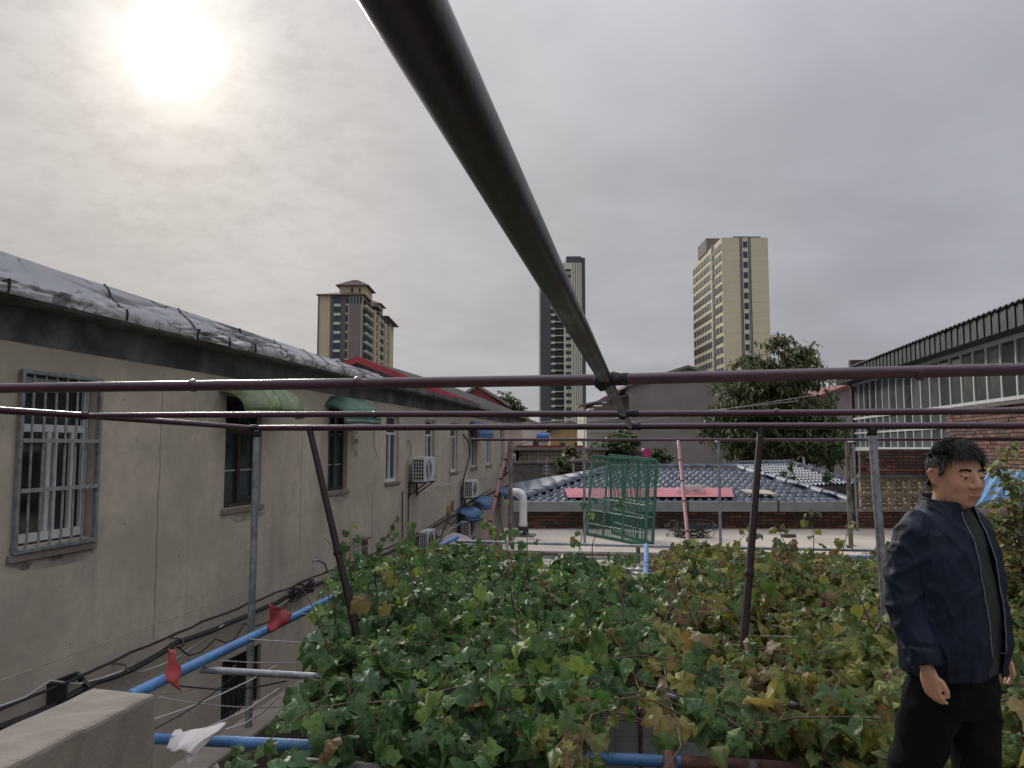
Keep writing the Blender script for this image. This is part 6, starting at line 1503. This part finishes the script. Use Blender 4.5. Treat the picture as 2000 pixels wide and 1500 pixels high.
# hair: cap plus tufts
def hair_keep(q):
    a = math.atan2(abs(q.x), -q.y)                     # 0 = face, pi = back of the head
    line = float(np.interp(a, [0, .62, .95, 1.08, 1.32, 1.40, 1.80, 2.0, 3.2], [.070, .068, .046, .010, .004, .036, .034, -.030, -.052]))
    return q.z > line
cap = sphere_mb((0, 0, 0), (.0765, .0965, .119), 64, 48, head_fn); hv = []
for v in cap.v:
    q = Vector(v); n = q.normalized(); up = max(0, q.z)/.119
    k = .007+.017*up+.007*mnoise.noise(q*45)+.004*mnoise.noise(q*130)
    if q.y < -.03: k += .006
    hv.append(tuple(q+n*k))
cf = [f for f in cap.f if all(hair_keep(Vector(cap.v[i])) for i in f)]
hb = MB(); hb.add(hv, cf)
for k in range(9000):
    d = Vector((random.gauss(0, 1), random.gauss(0, 1), random.gauss(.35, .8))).normalized(); q = head_fn(Vector((d.x*.0765, d.y*.0965, d.z*.119)))
    if not hair_keep(q): continue
    n = q.normalized(); up = max(0, q.z)/.119; base = q+n*(.008+.018*up+(.006 if q.y < -.03 else 0))
    a = math.atan2(q.x, -q.y); fwd = Vector((0, -1, 0)) if q.z > .02 else Vector((0, .4, -1))
    if abs(a) < .8 and q.z > .05: fl = Vector((random.gauss(-.2, .4), -.5, -1.3)); ln = random.uniform(.022, .042)
    else: fl = fwd*.5+Vector((q.x*6, 0, -.9 if q.z < .06 else -.1)); ln = random.uniform(.016, .034)*(.30 if .85 < abs(a) < 2.0 and q.z < .075 else (.5 if abs(a) > 1.9 and q.z < .05 else .8))
    t = (fl.normalized()*.9+n*.30+Vector((random.gauss(0, .2), random.gauss(0, .2), random.gauss(0, .2)))).normalized()
    s = t.cross(n).normalized()*random.uniform(.0009, .0018)
    m1 = base+t*ln*.55; tp = base+t*ln*.85+(fl.normalized()-n*.2)*ln*.35
    b0 = len(hb.v); hb.v += [tuple(base-s), tuple(base+s), tuple(m1+s*.8), tuple(m1-s*.8), tuple(tp)]; hb.f += [(b0, b0+1, b0+2, b0+3), (b0+3, b0+2, b0+4)]
hb.v = [tuple(Hm @ Vector(v)) for v in hb.v]; fromMB(hb, 'hair', 'hair_black')
# clothes
def folds(me, fn):
    n = len(me.vertices); c = np.empty(n*3, np.float32); me.vertices.foreach_get('co', c); c = c.reshape(-1, 3); nr = np.empty(n*3, np.float32); me.vertices.foreach_get('normal', nr); nr = nr.reshape(-1, 3)
    d = np.array([fn(Vector(p)) for p in c]); c = c+nr*d[:, None]; me.vertices.foreach_set('co', c.astype(np.float32).ravel()); me.update()
JK = loft([(0, .005, .835, .196, .150, .85), (0, .005, .87, .203, .156, .85), (0, .0, .97, .206, .160, .85), (0, -.004, 1.08, .203, .156, .85), (0, 0, 1.20, .204, .148, .85), (0, .005, 1.29, .205, .138, .85), (0, .010, 1.35, .192, .118, .9), (0, .012, 1.392, .158, .100, 1), (0, .010, 1.43, .108, .088, 1), (0, .002, 1.475, .080, .080, 1)], 40)
def raise_(p): return (p[0], p[1], p[2]+.068*max(0.0, min(1.0, (1.2-p[2])/.36)))
JK.v = [raise_(lift(p)) for p in JK.v]
for s in (-1, 1):
    A = [Vector(p) for p in ARM[s]]; JK.tube([A[0]+Vector((-s*.04, 0, .0)), A[0]+Vector((s*.004, .004, -.035)), A[1], A[2], A[3], A[4]+Vector((0, .0, .03)), A[4]+Vector((0, -.006, -.012))], [.052, .062, .066, .062, .057, .053, .051], 22)
jme = remesh(JK, .006, 8, .5)
def jf(p):
    q = p*1.0; arm = abs(p.x) > .195
    r1 = 1-abs(mnoise.noise((p.x*7, p.y*7, p.z*(9 if not arm else 13)+abs(p.x)*9)))*2; r2 = 1-abs(mnoise.noise((p.x*13+2, p.y*13, p.z*5.5+p.x*8)))*2
    r3 = 1-abs(mnoise.noise((p.x*24+7, p.y*24, p.z*6+p.x*10)))*2
    k = .009*max(0, r1)**3*(1.0 if arm else .6)+.008*max(0, r2)**4+.004*max(0, r3)**3+.004*mnoise.noise(p*6)
    if .906 < p.z < .958 and not arm: k -= .004*math.sin((p.z-.906)/.052*math.pi)                    # hem band
    if arm and .97 < p.z < 1.045: k -= .006*math.exp(-((p.z-1.03)/.008)**2)                        # cuff seam
    return k
folds(jme, jf)
bm = bmesh.new(); bm.from_mesh(jme)
def opening(z):                                         # front opening: left and right x
    f = max(0, min(1, (z-.91)/.58)); return (-.032-.014*f, .062+.0*f)
dele = []
for f in bm.faces:
    c = f.calc_center_median(); a, b = opening(c.z)
    if (c.y < -.04 and a < c.x < b and c.z < 1.55) or (c.z < .914 and abs(c.x) < .19 and f.normal.z < -.5) or c.z > 1.508: dele.append(f)
    elif abs(c.x) > .19 and c.z < .978 and f.normal.z < -.7: dele.append(f)
bmesh.ops.delete(bm, geom=dele, context='FACES')
edge_pts = {}
for v in bm.verts:
    if v.is_boundary and v.co.y < -.03 and .918 < v.co.z < 1.482:
        a, b = opening(v.co.z)
        sd = 0 if abs(v.co.x-a) < abs(v.co.x-b) else 1
        v.co.x += ((a, b)[sd]-v.co.x)*.85; edge_pts.setdefault(sd, []).append(v.co.copy())
for v in bm.verts:
    if v.is_boundary:
        if v.co.z < .943 and abs(v.co.x) < .198: v.co.z = .914
        elif abs(v.co.x) > .18 and v.co.z < 1.005: v.co.z = .968
bm.to_mesh(jme); bm.free()
jo = place(jme, 'jacket', 'jacket_navy', MAN); s = jo.modifiers.new('thick', 'SOLIDIFY'); s.thickness = .006; s.offset = 0
for sd in (0, 1):
    pts = sorted(edge_pts.get(sd, []), key=lambda p: p.z)
    if len(pts) > 8:
        zs = [p.z for p in pts]; out = []
        for k in range(45):
            z = .920+k*(1.472-.920)/44; near_ = [p for p in pts if abs(p.z-z) < .016]
            if near_: c = sum(near_, Vector())/len(near_); out.append(Vector((opening(z)[sd], c.y-.005, z)))
        zp = MB().tube(out, .0020, 6); z_ = zp.build('zip', 'zip_metal', None, smooth='all'); z_.parent = jo
cl_ = MB()                                               # stand collar, open at the throat
def colf(u, v):
    a = R(-90)+R(44)+u*R(272); rr = .083+.014*v+.004*math.sin(u*17)
    return (math.cos(a)*rr*1.0, math.sin(a)*rr*.98+.004+.006*v, 1.474+v*.040+.014*math.sin((u-.5)*math.pi)**2*-1.0+.012*math.cos((u-.5)*2.4))
cl_.grid(colf, 48, 6); co_ = cl_.build('collar', 'jacket_navy', None, smooth='all'); co_.parent = jo; s = co_.modifiers.new('thick', 'SOLIDIFY'); s.thickness = .007
SH = loft([(0, .005, .845, .183, .140, .85), (0, .0, .97, .190, .148, .85), (0, -.004, 1.10, .188, .147, .85), (0, 0, 1.22, .186, .134, .85), (0, .005, 1.32, .180, .118, .85), (0, .010, 1.39, .150, .096, .9), (0, .008, 1.43, .092, .080, 1), (0, 0, 1.447, .074, .071, 1)], 40)
SH.v = [raise_(lift(p)) for p in SH.v]
sme = remesh(SH, .009, 6); folds(sme, lambda p: .006*max(0, 1-abs(mnoise.noise((p.x*9, p.y*9, p.z*4+p.x*5)))*2)**3+.004*mnoise.noise(p*7))
place(sme, 'shirt', 'shirt_green', MAN)
rb = MB().tube([(math.cos(a)*.070, math.sin(a)*.066-.001, 1.491+.006*math.sin(a)) for a in [k*math.pi/18 for k in range(37)]], .006, 8); fromMB(rb, 'shirt_neckband', 'shirt_green')
TQ = loft([(0, .01, .76, .13, .09, .9), (0, .01, .82, .168, .118, .85), (0, .01, .90, .172, .125, .85), (0, .005, .98, .160, .120, .85), (0, .005, 1.03, .150, .112, .85)], 32)
for s in (-1, 1):
    Lg = [Vector(p) for p in LEG[s]]; TQ.tube([Lg[0]+Vector((0, 0, .02)), Lg[0].lerp(Lg[1], .5), Lg[1], Lg[2], Lg[3], Lg[4]], [.100, .100, .094, .080, .078, .072], 22)
tme2 = remesh(TQ, .009, 6); folds(tme2, lambda p: .010*max(0, 1-abs(mnoise.noise((p.x*8, p.y*8, p.z*7)))*2)**3+.005*mnoise.noise(p*6)); place(tme2, 'trousers', 'trouser_black', MAN)
for s in (-1, 1):
    an = Vector(LEG[s][-1]); sh = sphere_mb((an.x, an.y-.05, max(.047, an.z-.045)), (.050, .140, .050), 20, 12); merge(sh, loft([(an.x, an.y-.05, max(0.002, an.z-.095), .050, .138, .9), (an.x, an.y-.05, max(.03, an.z-.066), .052, .142, .9)], 24)); fromMB(sh, 'shoe', 'shoe_black')
